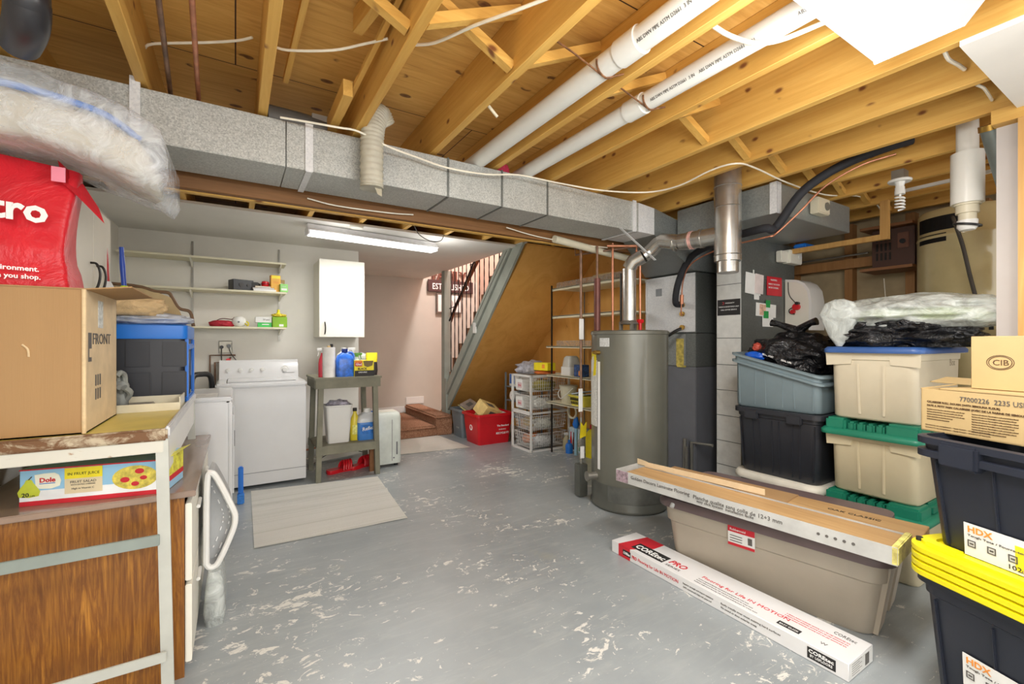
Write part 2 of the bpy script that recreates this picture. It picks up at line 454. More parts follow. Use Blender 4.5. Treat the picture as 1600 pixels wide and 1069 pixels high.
def make_grain():
    m, nt, b = new_mat('walnut_print_laminate')
    g = noise_n(nt, coords(nt, (7, 7, .55)), 3.2, 7, .62, 2.2)
    c = ramp(nt, g, [(.2, (70, 40, 14)), (.36, (124, 76, 24)), (.46, (158, 104, 36)), (.54, (130, 80, 28)), (.66, (178, 120, 44)), (.8, (198, 140, 58))])
    f = noise_n(nt, coords(nt, (60, 60, 2)), 3, 4, .6)
    c = mixc(nt, ramp(nt, f, [(.4, .5), (.6, .0)]), c, (96, 52, 20))
    nt.links.new(c, b.inputs['Base Color']); b.inputs['Roughness'].default_value = .38
    return m
GRAIN = make_grain()
TOPLAM = mat('brown_laminate_top', (146, 124, 108), .25, var=.08, vs=8, stretch=(1, .2, 1), coat=.3)
def make_rust(name, base, lo, hi, col=(128, 76, 36)):
    m, nt, b = new_mat(name)
    f = noise_n(nt, coords(nt, (1, 1, 2)), 9, 7, .7, .6)
    c = mixc(nt, ramp(nt, f, [(lo, .0), (hi, 1.0)]), base, col)
    nt.links.new(c, b.inputs['Base Color']); b.inputs['Roughness'].default_value = .6; b.inputs['Metallic'].default_value = .2
    return m
RUSTY = make_rust('rusted_white_enamel', (206, 204, 192), .60, .70, (150, 108, 62))
RUSTLIP = make_rust('rusted_rim', (186, 172, 146), .40, .52, (112, 78, 48))
LEGM = mat('pale_grey_steel_paint', (190, 192, 184), .5, .1, var=.04)
LEGG = mat('green_grey_steel_paint', (140, 150, 144), .5, .1, var=.05)
MUSTARD = mat('mustard_table_sheet', (220, 200, 100), .35, var=.05, vs=4)
MATTR = mat('beige_wrapped_foam', (206, 200, 184), .8, var=.05, vs=5, bs=5, bst=.4, bd=.03)
FILM = sheer('clear_plastic_film', (232, 238, 244), .28, .08, 9)
FILMG = sheer('cloudy_plastic_film', (214, 220, 216), .55, .16, 10)
BAGK = crinkle('black_bin_bag', (18, 18, 21), .22, 7, 1.0, .05)
BAGW = crinkle('white_film_bag', (222, 224, 228), .3, 9, .6, .02, .04)
BAGR = crinkle('red_reusable_bag', (206, 30, 44), .42, 4, .5, .03, .06)
BAGTAN = crinkle('tan_canvas', (200, 172, 128), .8, 6, .6, .03)
GLOVE = mat('grey_suede', (148, 152, 148), .85, var=.1, vs=10, bs=30, bst=.4)
TUBE = mat('fluorescent_tube_lit', (255, 255, 255), .5, emit=2, ecol=(255, 252, 246))
DIFF = mat('lit_diffuser', (70, 70, 70), .5, spec=.1, emit=.58, ecol=(255, 252, 248))
FIXW = mat('fixture_white', (236, 236, 238), .4)
GLASSY = mat('cfl_glass', (238, 238, 234), .2)
WOODPL = pine('oak_plank', (168, 130, 84), (202, 166, 116), (130, 92, 56), 'Y', 3.0, .45)
DIRTYW = mat('grey_plank_film', (186, 186, 182), .3, var=.07, vs=7)
# ================= the room =================
ZJ, ZS = 2.32, 2.555                       # underside of the joists, underside of the subfloor
b = B(); b.box(-.95, 5.2, -1.6, 7.4, -.1, 0); struct(b.build('floor', FLOOR))
b = B()
b.box(-.95, 2.62, -1.6, 7.4, ZS, ZS + .02); b.box(2.62, 3.62, -1.6, 3.95, ZS, ZS + .02); b.box(3.62, 5.2, -1.6, 7.4, ZS, ZS + .02)
struct(b.build('ceiling', PLY))
b = B(); b.box(-1.0, -.89, -1.6, 5.3, 0, ZS); struct(b.build('wall_left', DRY))
b = B(); b.box(-.89, 1.19, 5.25, 5.37, 0, 2.45); b.box(1.07, 1.19, 5.37, 7.22, 0, 2.45); struct(b.build('wall_laundry', DRY))
b = B(); b.box(1.19, 3.7, 7.0, 7.12, 0, 2.31); struct(b.build('wall_far', BEIGE))
b = B(); b.box(1.19, 3.7, 7.0, 7.12, 2.31, 4.3); b.box(2.5, 2.6, 3.95, 7.22, ZS + .02, 4.3); b.box(2.5, 3.7, 3.85, 3.95, ZS + .02, 4.3); b.prism([(7.0, .27), (6.3, .27), (6.05, .62), (3.95, 2.56), (3.95, 4.3), (7.0, 4.3)], 'X', 3.606, 3.619); struct(b.build('wall_upstairs', PINKLIT))
b = B(); b.box(2.4, 3.8, 3.8, 7.4, 4.3, 4.36); struct(b.build('ceiling_upstairs', CEILW))
b = B(); b.box(3.62, 3.72, 3.10, 7.34, 0, 4.3); struct(b.build('wall_stair_side', ORANGE))
b = B(); b.box(4.76, 4.86, -1.6, 3.1, 0, ZS); struct(b.build('wall_right', PANEL))
b = B(); b.box(3.72, 4.76, 3.10, 3.2, 0, ZS); struct(b.build('wall_rear_right', PANEL))
# finished laundry ceiling with its cut edge
b = B(); b.box(-.89, 2.60, 4.08, 7.22, 2.298, 2.318); struct(b.build('ceiling_laundry', CEILW))
b = B(); b.box(2.15, 2.96, -1.6, .51, 2.300, 2.3195); struct(b.build('ceiling_panel', CEILW))
b = B(); b.box(2.56, 2.62, 3.95, 7.22, 2.318, ZS); b.box(2.62, 3.62, 3.95, 3.99, ZJ, ZS); struct(b.build('trim_1', CEILW))
# grey partition with pine studs at the right
b = B(); b.box(2.985, 3.0, -1.6, .585, 0, 2.28); struct(b.build('wall_partition', GREYW))
pt = thing('stud_frame', 'pine stud frame with top plate against the grey partition at right edge', 'stud frame', (2.955, 0, 0))
b = B(); b.box(-.03, .03, -1.6, .59, 2.255, 2.3195); b.build('top_plate', JOIST, pt)
for i, y in enumerate((.47, .07, -.33)):
    b = B(); b.box(-.028, .028, y - .0, y + .038, .0, 2.255); b.build('stud', STUD, pt)
# baseboards
b = B(); b.box(1.19, 2.32, 6.985, 7.0, .147, .245, .004); b.box(2.32, 2.62, 6.985, 7.0, .272, .385, .004); b.box(1.19, 1.205, 5.37, 6.98, 0, .13, .004)
struct(b.build('baseboard_far', WHITE))
b = B(); b.box(-.1, 1.19, 5.235, 5.25, 0, .12, .004); struct(b.build('baseboard_back', WHITE))

# joists, each a thing
JX = [-.72, -.325, .107, .525, .94, 1.34, 1.75, 2.17, 2.56, 2.955, 3.36, 3.76, 4.17, 4.57]
jl = ['pine floor joist nearest the left wall above the black drain pipe',
      'pine floor joist at left beside the thin copper pipes',
      'pine floor joist between the copper pipes and the white flexible hose',
      'pine floor joist whose end drops behind the white flexible hose',
      'pine floor joist just left of the first white plastic pipe',
      'pine floor joist between the two white plastic pipes',
      'pine floor joist just right of the second white plastic pipe',
      'pine floor joist passing under the lit ceiling fixture toward the duct end',
      'pine floor joist ending at the white ceiling panel corner',
      'pine floor joist running to the top plate of the grey partition',
      'pine floor joist above the return duct and black foam pipe',
      'pine floor joist carrying the spiral bulb socket',
      'pine floor joist over the cream water tank',
      'pine floor joist closest to the beige stud wall']
for x, l in zip(JX, jl):
    b = B(); y1 = 7.2 if x < 2.6 else 3.95
    if x > 3.6: y1 = 2.99
    b.box(x - .019, x + .019, -1.55, y1, ZJ, ZS - .001, .002, seg=1)
    tag(b.build('floor_joist', JOIST), l, 'joist', 'floor joists overhead')
# cross bracing near y = 1.47
for i in range(len(JX) - 1):
    a, c = JX[i] + .019, JX[i + 1] - .019
    if i < 1: continue
    b = B()
    b.bar((a, 1.435, ZJ + .028), (c, 1.435, ZS - .028), .036, .036)
    tag(b.build('bridging_brace', JOISTX), 'diagonal pine brace rising right between two floor joists', 'brace', 'rising braces between the joists')
    if i in (4, 5): continue
    b = B(); b.bar((a, 1.50, ZS - .028), (c, 1.50, ZJ + .028), .036, .036)
    tag(b.build('bridging_brace', JOISTX), 'diagonal pine brace falling right between two floor joists', 'brace', 'falling braces between the joists')
# loose blocks
b = B(); b.bar((.40, 1.78, 2.50), (.485, 1.2, 2.47), .035, .085); tag(b.build('wood_block', JOIST), 'short pine board nailed to the joist left of the hose', 'board')
b = B(); b.box(.40, .44, 2.05, 2.6, 2.35, 2.42); tag(b.build('wood_block', JOIST), 'rough-cut pine stub end resting on the duct beside the hose', 'board')
b = B(); b.bar((.20, 2.35, 2.50), (.235, .6, 2.50), .022, .03); tag(b.build('wood_strip', JOIST), 'thin pale wood strip under the subfloor beside the second joist', 'strip')
b = B(); b.bar((.44, 2.3, 2.38), (.50, 1.25, 2.50), .02, .02); tag(b.build('wood_strip', JOIST), 'thin slanting wood lath along the joist left of the hose', 'strip')
# main beam of two planks
bt = thing('support_beam', 'long dark brown timber beam running behind the galvanised duct', 'beam', (0, 0, 0))
b = B(); b.box(-.88, 3.6, 2.74, 2.785, 2.035, ZJ - .002, .003, seg=1); b.build('plank', BEAM, bt)
b = B(); b.box(-.88, 3.6, 2.787, 2.83, 2.03, ZJ - .002, .003, seg=1); b.build('plank', JOISTX, bt)
# wall studs on the right wall
for i, y in enumerate((2.75, 2.3, 1.83, 1.40, .98, .5)):
    b = B(); b.box(4.665, 4.758, y - .03, y + .03, 0, 2.32)
    lab = ['wall stud hidden behind the return duct', 'wall stud just behind the humidifier', 'rough brown wall stud right of the humidifier', 'brown wall stud below the brown metal box', 'brown wall stud beside the cream tank', 'wall stud behind the grey partition'][i]
    tag(b.build('wall_stud', OLDSTUD), lab, 'stud', 'studs on the beige wall')
b = B(); b.box(4.60, 4.66, .4, 2.95, 1.92, 2.0); tag(b.build('wall_rail', OLDSTUD), 'brown horizontal timber rail across the wall studs', 'rail')
b = B(); b.box(4.08, 4.12, 1.35, 2.9, 2.03, 2.07); b.box(4.08, 4.12, 1.35, 1.40, 2.07, 2.318); tag(b.build('duct_hanger_frame', STUD), 'pale pine hanger frame holding up the end of the return duct', 'frame')
# stair: carpeted platform steps and enclosed flight
st = thing('carpeted_steps', 'brown carpeted landing steps at the foot of the stairs', 'stairs', (1.2, 5.6, 0))
def stepbox(x0, x1, y0, y1, z0, z1, nm):
    b = B(); b.box(x0 - 1.2, x1 - 1.2, y0 - 5.6, y1 - 5.6, z0, z1 - .03, .012)
    b.box(x0 - 1.2 - (0 if nm == 'tread' else .025), x1 - 1.2, y0 - 5.6 - .02, y1 - 5.6, z1 - .05, z1, .022, seg=3); b.build(nm, CARPET, st)
stepbox(1.22, 2.31, 5.69, 6.98, 0, .147, 'tread')
stepbox(2.31, 2.545, 5.69, 6.98, 0, .272, 'landing')
fl = thing('stair_flight', 'enclosed stair flight with amber underside and sage grey stringer', 'staircase', (2.6, 5.9, 0))
def L(p): return (p[0] - 2.6, p[1] - 5.9, p[2])
b = B()   # slab of the flight seen from below
b.prism([(y - 5.9, z) for y, z in ((3.95, 2.30), (6.42, 0.0), (6.50, 0.0), (6.50, .06), (4.03, 2.36), (3.95, 2.36))], 'X', .03, 1.015)
b.build('underside', ORANGE, fl)
b = B()
for k in range(9):
    y0 = 6.1 - .22 * k; z = 2.36 - (y0 - .24 - 3.95) * .931 + .24
    b.box(.03, 1.0, y0 - .22 - 5.9 - .02, y0 - 5.9, z - .2, z + .02)
b.build('steps', CARPET, fl)
# stringer: two boards with a groove; lower edge (3.95,2.31)-(5.86,.36); upper (4.31,2.34)-(5.90,.74)
def strg(off0, off1, x0, x1, nm, mt):
    # board between two offsets measured upward from the lower line
    def lo(y): return 2.31 + (y - 3.95) * (.36 - 2.31) / (5.86 - 3.95)
    ya, yb = 3.95, 5.98
    pts = []
    za0 = lo(ya) + off0; za1 = lo(ya) + off1
    top = 2.318
    def yat(off): return 3.95 + (top - off - 2.31) / ((.36 - 2.31) / 1.91)
    b = B(); b.prism([(yat(off0) - 5.9, top), (yb - 5.9, lo(yb) + off0), (yb - 5.9, lo(yb) + off1), (yat(off1) - 5.9, top)], 'X', x0, x1)
    b.build(nm, mt, fl)
strg(0, .19, -.03, .0, 'stringer', STRING)
strg(.19, .225, -.02, .0, 'groove', SAGED)
strg(.225, .38, -.045, .0, 'stringer', STRING)
b = B(); b.box(-.05, .05, 5.98 - 5.9, 6.09 - 5.9, .06, 2.30, .004); b.box(-.05, .02, 5.92 - 5.9, 5.99 - 5.9, .06, .75, .004); b.build('post', STRING, fl)
b = B(); b.box(-.05, -.03, 5.0 - 5.9, 5.08 - 5.9, 1.38, 1.52, .006); b.build('switch_cover', WHITE, fl)
b = B(); b.tube([(-.04, 5.04 - 5.9, 1.5), (-.045, 4.9 - 5.9, 1.66), (-.045, 4.5 - 5.9, 2.05), (-.045, 4.25 - 5.9, 2.28)], .004, 6, k=4); b.build('cable', WIREG, fl)
rl = thing('stair_railing', 'black twisted iron stair railing with brown wooden handrail', 'railing', (2.6, 5.9, 0))
IRON = mat('wrought_iron_black', (34, 30, 30), .45, .5)
HRAIL = mat('brown_varnished_rail', (116, 66, 36), .3, var=.15, vs=20)
for k in range(13):
    y = 5.90 - k * .125
    z0 = 2.31 + (y - 3.95) * (-1.95 / 1.91) + .37
    b = B(); n = 26; z1 = 2.9; secs = []
    for i in range(n + 1):
        z = z0 + (z1 - z0) * i / n; t = (i * .55) if 4 < i < n - 4 else 0
        secs.append([Vector((.02 + .0075 * math.cos(t + PI / 4 + PI / 2 * j), y - 5.9 + .0075 * math.sin(t + PI / 4 + PI / 2 * j), z)) for j in range(4)])
    b.loft(secs); b.build('baluster', IRON, rl, sharp=60)
b = B(); q0 = Vector((2.6, 5.9, 0)); b.tube([px(699, 508, 2.63) - q0, px(722, 455, 2.63) - q0, px(742, 405, 2.63) - q0], .012, 8); b.build('iron_rail', IRON, rl)
b = B(); b.tube([px(704, 502, 2.72) - q0, px(712, 478, 2.72) - q0, px(745, 410, 2.72) - q0, px(775, 350, 2.72) - q0], .024, 12); b.build('handrail', HRAIL, rl)
for u_, v_ in ((712, 478), (745, 410)):
    b = B(); p_ = px(u_, v_, 2.72) - q0; b.tube([p_, p_ - Vector((.10, 0, .04))], .007, 8); b.build('bracket', IRON, rl)
# wall sign, picture and an unseen light added upstairs
sg = thing('wall_sign', 'dark wooden family sign with raised letters on the stair wall', 'sign', (3.08, 6.985, 2.1))
SIGN = mat('dark_red_brown_wood', (74, 46, 44), .6)
b = B(); b.box(-.40, .42, -.03, 0, .0, .20, .004); b.build('board', SIGN, sg)
txt('FAMILY', (-.33, -.02, .20), FX, FZ, .2, mat('letter_brown', (104, 58, 44), .6), sg, 'raised_letters', w=.62, h=.17, bold=.03, ext=.01)
txt('ESTABLISHED', (-.33, -.032, .045), FX, FZ, .12, INKW, sg, w=.66, h=.10, bold=.01)
pc = thing('picture_frame', 'small framed print hanging under the dark family sign', 'picture', (3.06, 6.985, 1.75))
b = B(); b.box(-.23, .23, -.025, 0, 0, .33, .003); b.build('frame', mat('frame_pewter', (120, 112, 106), .4, .4), pc)
b = B(); b.box(-.205, .205, -.028, -.02, .025, .305); b.build('print', PAPER, pc)
b = B(); b.lathe([(.07, 0), (.07, .003)], 24); o = b.build('emblem', mat('print_grey', (178, 172, 168), .8), pc); o.location = (0, -.027, .165); o.rotation_euler = (R(90), 0, 0)
ul = thing('stair_fill_lamp', 'unseen round lamp added above the stairwell to light its walls', 'lamp', (3.1, 5.6, 4.3))
b = B(); b.lathe([(.15, -.09), (.17, -.05), (.17, 0)], 24); b.build('shade', mat('warm_fill_glass', (255, 226, 214), .5, emit=14, ecol=(255, 196, 180)), ul)
# ================= ducts, furnace, heater, pipes, cables =================
# supply trunk
dt = thing('supply_duct', 'long rectangular galvanised air duct crossing under the joists', 'duct', (0, 2.34, 2.09))
for i, (x0, x1) in enumerate(((-.88, .2), (.203, 1.02), (1.023, 1.37), (1.373, 1.71), (1.713, 2.55))):
    b = B(); b.box(x0, x1, 0, .32, 0, .215, .002, seg=1)
    b.build('duct_section', GALV, dt)
b = B()
for x in (1.02, 1.372, 1.712):
    b.box(x - .006, x + .006, -.004, .324, -.004, .219)
b.build('seam', GALVD, dt)
for x in (-.345, .30, 2.50):
    b = B(); b.box(x - .017, x + .017, -.010, .0, -.006 if x != .30 else -.004, .25 if x < 0 else .222); b.box(x - .014, x + .014, -.008, .328, -.007, -.003); b.build('drive_cleat', GALVL, dt)
b = B()   # end piece and drop to the furnace plenum
tr = [(2.55, 0, 0), (2.55, .32, 0), (2.55, 0, .215), (2.55, .32, .215), (2.72, 0, .0), (2.72, 0, .20), (2.72, .32, .2), (2.72, .32, 0)]
b.hull(tr); b.build('end_collar', GALVL, dt)
b = B(); b.hull([(2.72, .0, .0), (2.72, .0, .20), (2.72, .32, .0), (2.72, .32, .2), (3.36, .12, -.20), (3.36, .66, -.20), (4.1, .12, -.20), (4.1, .66, -.20), (3.36, .10, .06), (3.36, .66, .06), (4.1, .1, .0), (4.1, .66, 0)])
b.build('transition', galv('grey_transition_metal', (132, 137, 136), (156, 161, 160), .4, 130, .5), dt)
b = B(); b.bar((2.35, -.01, -.0), (2.66, -.06, -.21), .022, .003); b.build('hanger_strap', GALVL, dt)

# furnace
fu = thing('furnace', 'tall furnace with bright metal plenum and grey lower cabinet behind the water heater', 'furnace', (3.4, 2.47, 0))
b = B(); b.box(0, .75, 0, .56, .0, 1.05, .006); b.build('lower_cabinet', FURN, fu)
b = B(); b.box(0, .75, 0.0, .56, 1.052, 1.345, .004); b.build('coil_cabinet', GALVD, fu)
b = B(); b.box(0, .75, 0.0, .56, 1.35, 1.88, .004); b.build('upper_cabinet', GALVD, fu)
b = B(); b.box(-.006, -.001, .004, .556, 1.36, 1.875); b.box(-.014, -.004, .004, .556, 1.85, 1.865); b.box(-.012, -.004, .53, .55, 1.36, 1.87); b.build('front_panel', GALVL, fu)
b = B(); b.box(-.005, -.001, .1, .556, 1.06, 1.34); b.build('access_panel', galv('mid_sheet_metal', (132, 136, 135), (156, 160, 158), .4, 130, .5), fu)
b = B(); b.box(-.006, -.001, .12, .2, 1.055, 1.3); b.box(-.02, -.002, .1, .18, 1.045, 1.06)
b.build('sealant_stain', mat('yellow_sealant', (186, 168, 84), .7, var=.2, vs=30), fu)
b = B()
for z in (1.60, 1.52, 1.40): b.cyl((0, .13, z), (-.025, .13, z), .022, n=14)
b.build('line_grommet', BRASS, fu)
b = B(); b.tube([(-.01, .13, 1.395), (-.06, .2, 1.35), (-.10, .42, 1.20), (-.10, .5, 1.08)], .014, 8, k=4); b.build('drain_hose', BLACKP, fu)
b = B(); b.tube([(-.03, .09, .42), (-.03, .09, .0)], .016, 10); b.tube([(-.03, .02, .0), (-.03, .02, .40), (-.03, -.18, .41)], .014, 10); b.tube([(-.06, .05, .36), (-.06, .05, 0)], .012, 8); b.build('condensate_pipe', STEEL, fu)
b = B(); b.box(-.008, -.002, .36, .43, 1.70, 1.77); b.build('round_logo', mat('scuffed_print', (140, 144, 148), .6), fu)

# return drop and return trunk
re = thing('return_duct', 'grey sheet metal return air duct rising beside the furnace with taped notes', 'duct', (3.45, 2.09, 0))
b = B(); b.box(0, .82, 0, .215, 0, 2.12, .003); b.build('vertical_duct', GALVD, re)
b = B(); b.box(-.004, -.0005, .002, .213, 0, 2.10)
b.build('lit_side', mat('lit_duct_side', (214, 215, 211), .6, .0, var=.04, vs=14), re)  # light on this face of the duct put into a paler colour
b = B()
for z in (.25, .45, .66, .87, 1.08, 1.3, 1.74): b.box(-.006, .0, .0, .214, z, z + .005)
b.box(-.001, .82, -.006, 0, 1.80, 1.82); b.box(-.001, .82, -.004, 0, 1.27, 1.28); b.build('seam', GALVD, re)
b = B(); b.box(-.45, .60, -.51, .26, 2.115, 2.315, .003); b.build('horizontal_duct', galv('return_trunk_metal', (146, 151, 149), (168, 173, 170), .4, 130, .5), re)
b = B(); b.box(-.452, -.40, -.516, -.508, 2.112, 2.318); b.box(-.456, -.449, -.516, -.47, 2.112, 2.318); b.build('corner_cleat', GALVL, re)
plate((-.0055, .205, 1.49), (0, -1, 0), FZ, .20, .13, INK, re, 'black_label')
txt('WARRANTY', (-.007, .135, 1.585), (0, -1, 0), FZ, .02, INKW, re, w=.08)
txt('THIS IS A REGISTERED UNIT', (-.007, .195, 1.555), (0, -1, 0), FZ, .02, INKW, re, w=.18)
txt('CALL US FOR SERVICE', (-.007, .175, 1.53), (0, -1, 0), FZ, .02, INKW, re, w=.14)
b = B(); b.tube([(-.0075, .155 + .009 * math.cos(a / 6 * PI), 1.59 + .009 * math.sin(a / 6 * PI)) for a in range(2, 11)], .002, 6); b.build('label_emblem', INKR, re)
def note(name, lab, cat, u, v, w, h, m, yy=2.084, rot=0, thick=.004):
    p = py(u, v, yy)
    t = thing(name, lab, cat, p)
    b = B(); b.box(0, w, -thick, 0, -h, 0); o = b.build('sheet', m, t); t.rotation_euler = (0, R(rot), 0)
    return t
n1 = note('paper_sheet', 'white curled papers taped high on the return duct', 'paper', 1165, 424, .22, .17, PAPER, rot=4)
b = B(); b.box(.13, .25, -.008, -.004, -.155, .005); b.build('sheet', mat('pinkish_paper', (222, 208, 204), .8), n1)
b = B(); b.box(.10, .115, -.005, 0, -.0, .03); b.build('tape', WHITE, n1)
n2 = note('warning_label', 'red warning label on the return duct beside the papers', 'label', 1198, 431, .23, .16, INKR)
txt('WARNING', (.05, -.0055, -.035), FX, FZ, .03, INKW, n2, w=.10)
txt('INSPECT THE SYSTEM', (.02, -.0055, -.07), FX, FZ, .03, INKW, n2, w=.17)
txt('BEFORE STARTING', (.02, -.0055, -.10), FX, FZ, .03, INKW, n2, w=.15)
n3 = note('paper_sheet', 'service tag taped with green tape on the return duct', 'paper', 1181, 472, .30, .11, PAPER, rot=2)
b = B(); b.box(.05, .14, -.007, -.004, -.1, -.01); b.build('photo', mat('tag_photo', (222, 176, 152), .7, var=.2, vs=30), n3)
b = B(); b.box(.14, .20, -.009, -.005, -.03, .03); b.build('tape', mat('green_tape', (30, 150, 70), .6), n3)
n4 = note('paper_sheet', 'small white card under green tape, lowest note on the return duct', 'paper', 1191, 493, .16, .09, PAPER)
b = B(); b.box(.01, .08, -.009, -.005, -.02, .04); b.build('tape', mat('green_tape', (30, 150, 70), .6), n4)
n5 = note('paper_sheet', 'tiny white tag hanging below the curled papers on the duct', 'paper', 1178, 458, .07, .05, PAPER)
# thermostat boxes, humidifier
tb = thing('control_box', 'white double control box with round dial on the dark return duct', 'control box', (*py(1212, 395, 2.085)[:2], 1.99))
b = B(); b.box(0, .11, -.05, 0, -.035, .06, .006); b.build('left_case', OFFW, tb)
b = B(); b.box(.10, .30, -.07, 0, -.04, .075, .006); b.build('right_case', OFFW, tb)
b = B(); b.cyl((.255, -.07, .02), (.255, -.08, .02), .02); b.build('dial', WHITE, tb)
tb = thing('control_box', 'yellowed thermostat box on the side of the upper return duct', 'control box', (3.42, 1.575, 2.21))
b = B(); b.box(0, .16, -.06, 0, -.045, .065, .006); b.build('case', PVCO, tb)
b = B(); b.cyl((.11, -.06, .01), (.11, -.068, .01), .028); b.build('dial', mat('dial_grey', (110, 108, 100), .5), tb)
hu = thing('humidifier', 'white humidifier with curved open side mounted on the return duct end', 'humidifier', (4.10, 2.085, 1.40))
b = B()
pf = [(0, 0), (.34, 0), (.34, .2)] + [(.34 - .34 * .35 * (1 - math.cos(a)), .2 + .2 * math.sin(a)) for a in (R(30), R(60), R(90))] + [(0, .40)]
b.prism(pf, 'X', .012, .28); b2 = None
b = B()
prof = [(0, 0), (-.19, 0), (-.19, .22), (-.175, .30), (-.14, .355), (-.09, .385), (0, .40)]
b.prism(prof, 'X', 0, .22); b.build('case', OFFW, hu)
b = B(); b.prism([(-.19, -.03), (-.21, -.03), (-.21, .22), (-.195, .31), (-.155, .37), (-.10, .402), (0, .418), (0, .40), (-.09, .386), (-.14, .356), (-.175, .3), (-.19, .22)], 'X', .0, .225); b.build('cover_rim', WHITE, hu)
b = B(); b.cyl((-.001, -.10, .17), (-.03, -.10, .17), .028); b.cyl((-.001, -.07, .13), (-.025, -.07, .13), .018); b.build('wiring_plug', REDP, hu)
b = B(); b.cyl((-.002, -.11, .2), (-.035, -.11, .2), .014); b.tube([(-.01, -.03, .39), (-.012, -.04, .28), (-.02, -.10, .2)], .003, 6, k=4); b.tube([(-.02, -.08, .17), (-.02, -.045, .15), (-.02, -.05, .12), (-.02, -.09, .11)], .004, 6, k=4); b.build('cable', DKMETAL, hu)

# vent tee
vt = thing('vent_tee', 'shiny metal vent pipe tee hanging from the joists in front of the furnace', 'vent pipe', (2.851, 1.824, 1.74))
b = B(); b.lathe([(.066, .0), (.068, .004), (.068, .075), (.086, .078), (.086, .115), (.089, .118), (.086, .122), (.086, .44), (.089, .443), (.086, .447), (.086, .58), (.089, .583), (.086, .587), (.086, .80)], 32)
b.build('vertical_pipe', FLUE, vt, sharp=25)
b = B(); D = Vector((-.10, .55, 0)).normalized(); o = Vector((0, 0, .265))
b.tube([o + D * .05, o + D * .27], .062, 24); b.tube([o + D * .17, o + D * .19], .068, 24); b.tube([o + D * .262, o + D * .275], .066, 24)
b.build('branch', FLUE, vt)
b = B(); b.tube([o + D * .24, o + D * .262], .066, 24); b.build('red_label_band', mat('faded_red_tape', (206, 160, 150), .5, var=.15, vs=40), vt)
# flue from heater
fp = thing('flue_pipe', 'silver elbowed flue pipe rising from the grey water heater to the tee', 'flue', (2.654, 2.534, 1.36))
b = B(); b.cyl((0, 0, .05), (0, 0, .49), .054, n=28); b.tube([(0, 0, .30), (0, 0, .305)], .056, 28); b.build('riser', FLUE, fp)
end = Vector((2.851, 1.824, 2.005)) + D * .28 - Vector((2.654, 2.534, 1.36))
p1 = Vector((0, 0, .49)); p2 = Vector((.05, -.10, .58)); p3 = end + D * .20 + Vector((0, 0, .035)); p4 = end
b = B(); b.tube([p1, Vector((.012, -.035, .545)), p2], .056, 24); b.build('elbow', FLUE, fp)
b = B(); b.tube([p2, p3 + Vector((-.02, .10, -.06))], .053, 24); b.build('sloped_pipe', FLUE, fp)
b = B(); b.tube([p3 + Vector((-.02, .10, -.06)), p3 + Vector((-.006, .04, -.01)), p3, end + D * .06], .056, 24); b.tube([end + D * .10, end + D * .112], .060, 24); b.build('elbow', FLUE, fp)
b = B(); b.tube([end + D * .06, end], .060, 24); b.build('coupling', FLUE, fp)
b = B()
for a in (0, 2.1, 4.2): b.box(.065 * math.cos(a) - .01, .065 * math.cos(a) + .01, .065 * math.sin(a) - .01, .065 * math.sin(a) + .01, -.005, .07)
b.lathe([(.075, .05), (.06, .075), (.055, .08)], 24); b.build('draft_hood', STEEL, fp)

# water heater
wh = thing('water_heater', 'tall grey cylindrical water heater on the floor with drain valve', 'water heater', (2.654, 2.534, 0))
b = B(); b.lathe([(.294, .20), (.294, 1.325), (.300, 1.33), (.300, 1.35), (.29, 1.358), (.0, 1.36)], 56); b.build('tank', HEATER, wh)
b = B(); b.lathe([(.285, 0.0), (.285, .012), (.300, .015), (.300, .03), (.292, .04), (.292, .20)], 56); b.build('base', HEATD, wh)
def onh(ang, z, r=.295): return Vector((r * math.cos(ang), r * math.sin(ang), z))
AC = math.atan2(-2.534, -2.654)        # direction facing the camera
def curved(name, a0, a1, z0, z1, m, r=.2965):
    b = B(); n = 8
    for i in range(n):
        x0 = AC + a0 + (a1 - a0) * i / n; x1 = AC + a0 + (a1 - a0) * (i + 1) / n
        b.face([onh(x0, z0, r), onh(x1, z0, r), onh(x1, z1, r), onh(x0, z1, r)])
    bmesh.ops.remove_doubles(b.bm, verts=b.bm.verts, dist=1e-5)
    bmesh.ops.solidify(b.bm, geom=b.bm.faces[:], thickness=.0008)
    return b.build(name, m, wh)
# positive angle = to the viewer's right
curved('spec_label', -1.42, -.93, .62, 1.13, mat('spec_label_print', (206, 206, 200), .6, var=.12, vs=90))
curved('energy_label', -1.30, -.98, 1.13, 1.19, INKY)
curved('white_strip', -.90, -.80, .30, 1.12, PAPER, .2975)
curved('top_sticker', -.82, -.50, 1.235, 1.30, mat('silver_sticker', (198, 200, 198), .5, var=.1, vs=90))
curved('sooty_panel', -.55, .9, .08, .20, mat('smoky_steel', (104, 106, 102), .35, .4, var=.15, vs=7), .296)
b = B(); a = AC - .86; b.tube([onh(a, 1.19, .29), onh(a, 1.19, .33)], .017, 12); b.tube([onh(a, 1.19, .32), onh(a - .08, 1.19, .33)], .012, 10); b.build('relief_valve', BRASS, wh)
b = B(); b.face([onh(a, 1.17, .335), onh(a + .07, 1.15, .335), onh(a + .03, 1.02, .33), onh(a - .08, 1.01, .33)]); bmesh.ops.solidify(b.bm, geom=b.bm.faces[:], thickness=.001); b.build('yellow_tag', INKY, wh)
b = B(); b.face([onh(a - .02, 1.17, .338), onh(a - .08, 1.15, .338), onh(a - .16, 1.05, .33), onh(a - .06, 1.04, .33)]); bmesh.ops.solidify(b.bm, geom=b.bm.faces[:], thickness=.001); b.build('white_tag', PAPER, wh)
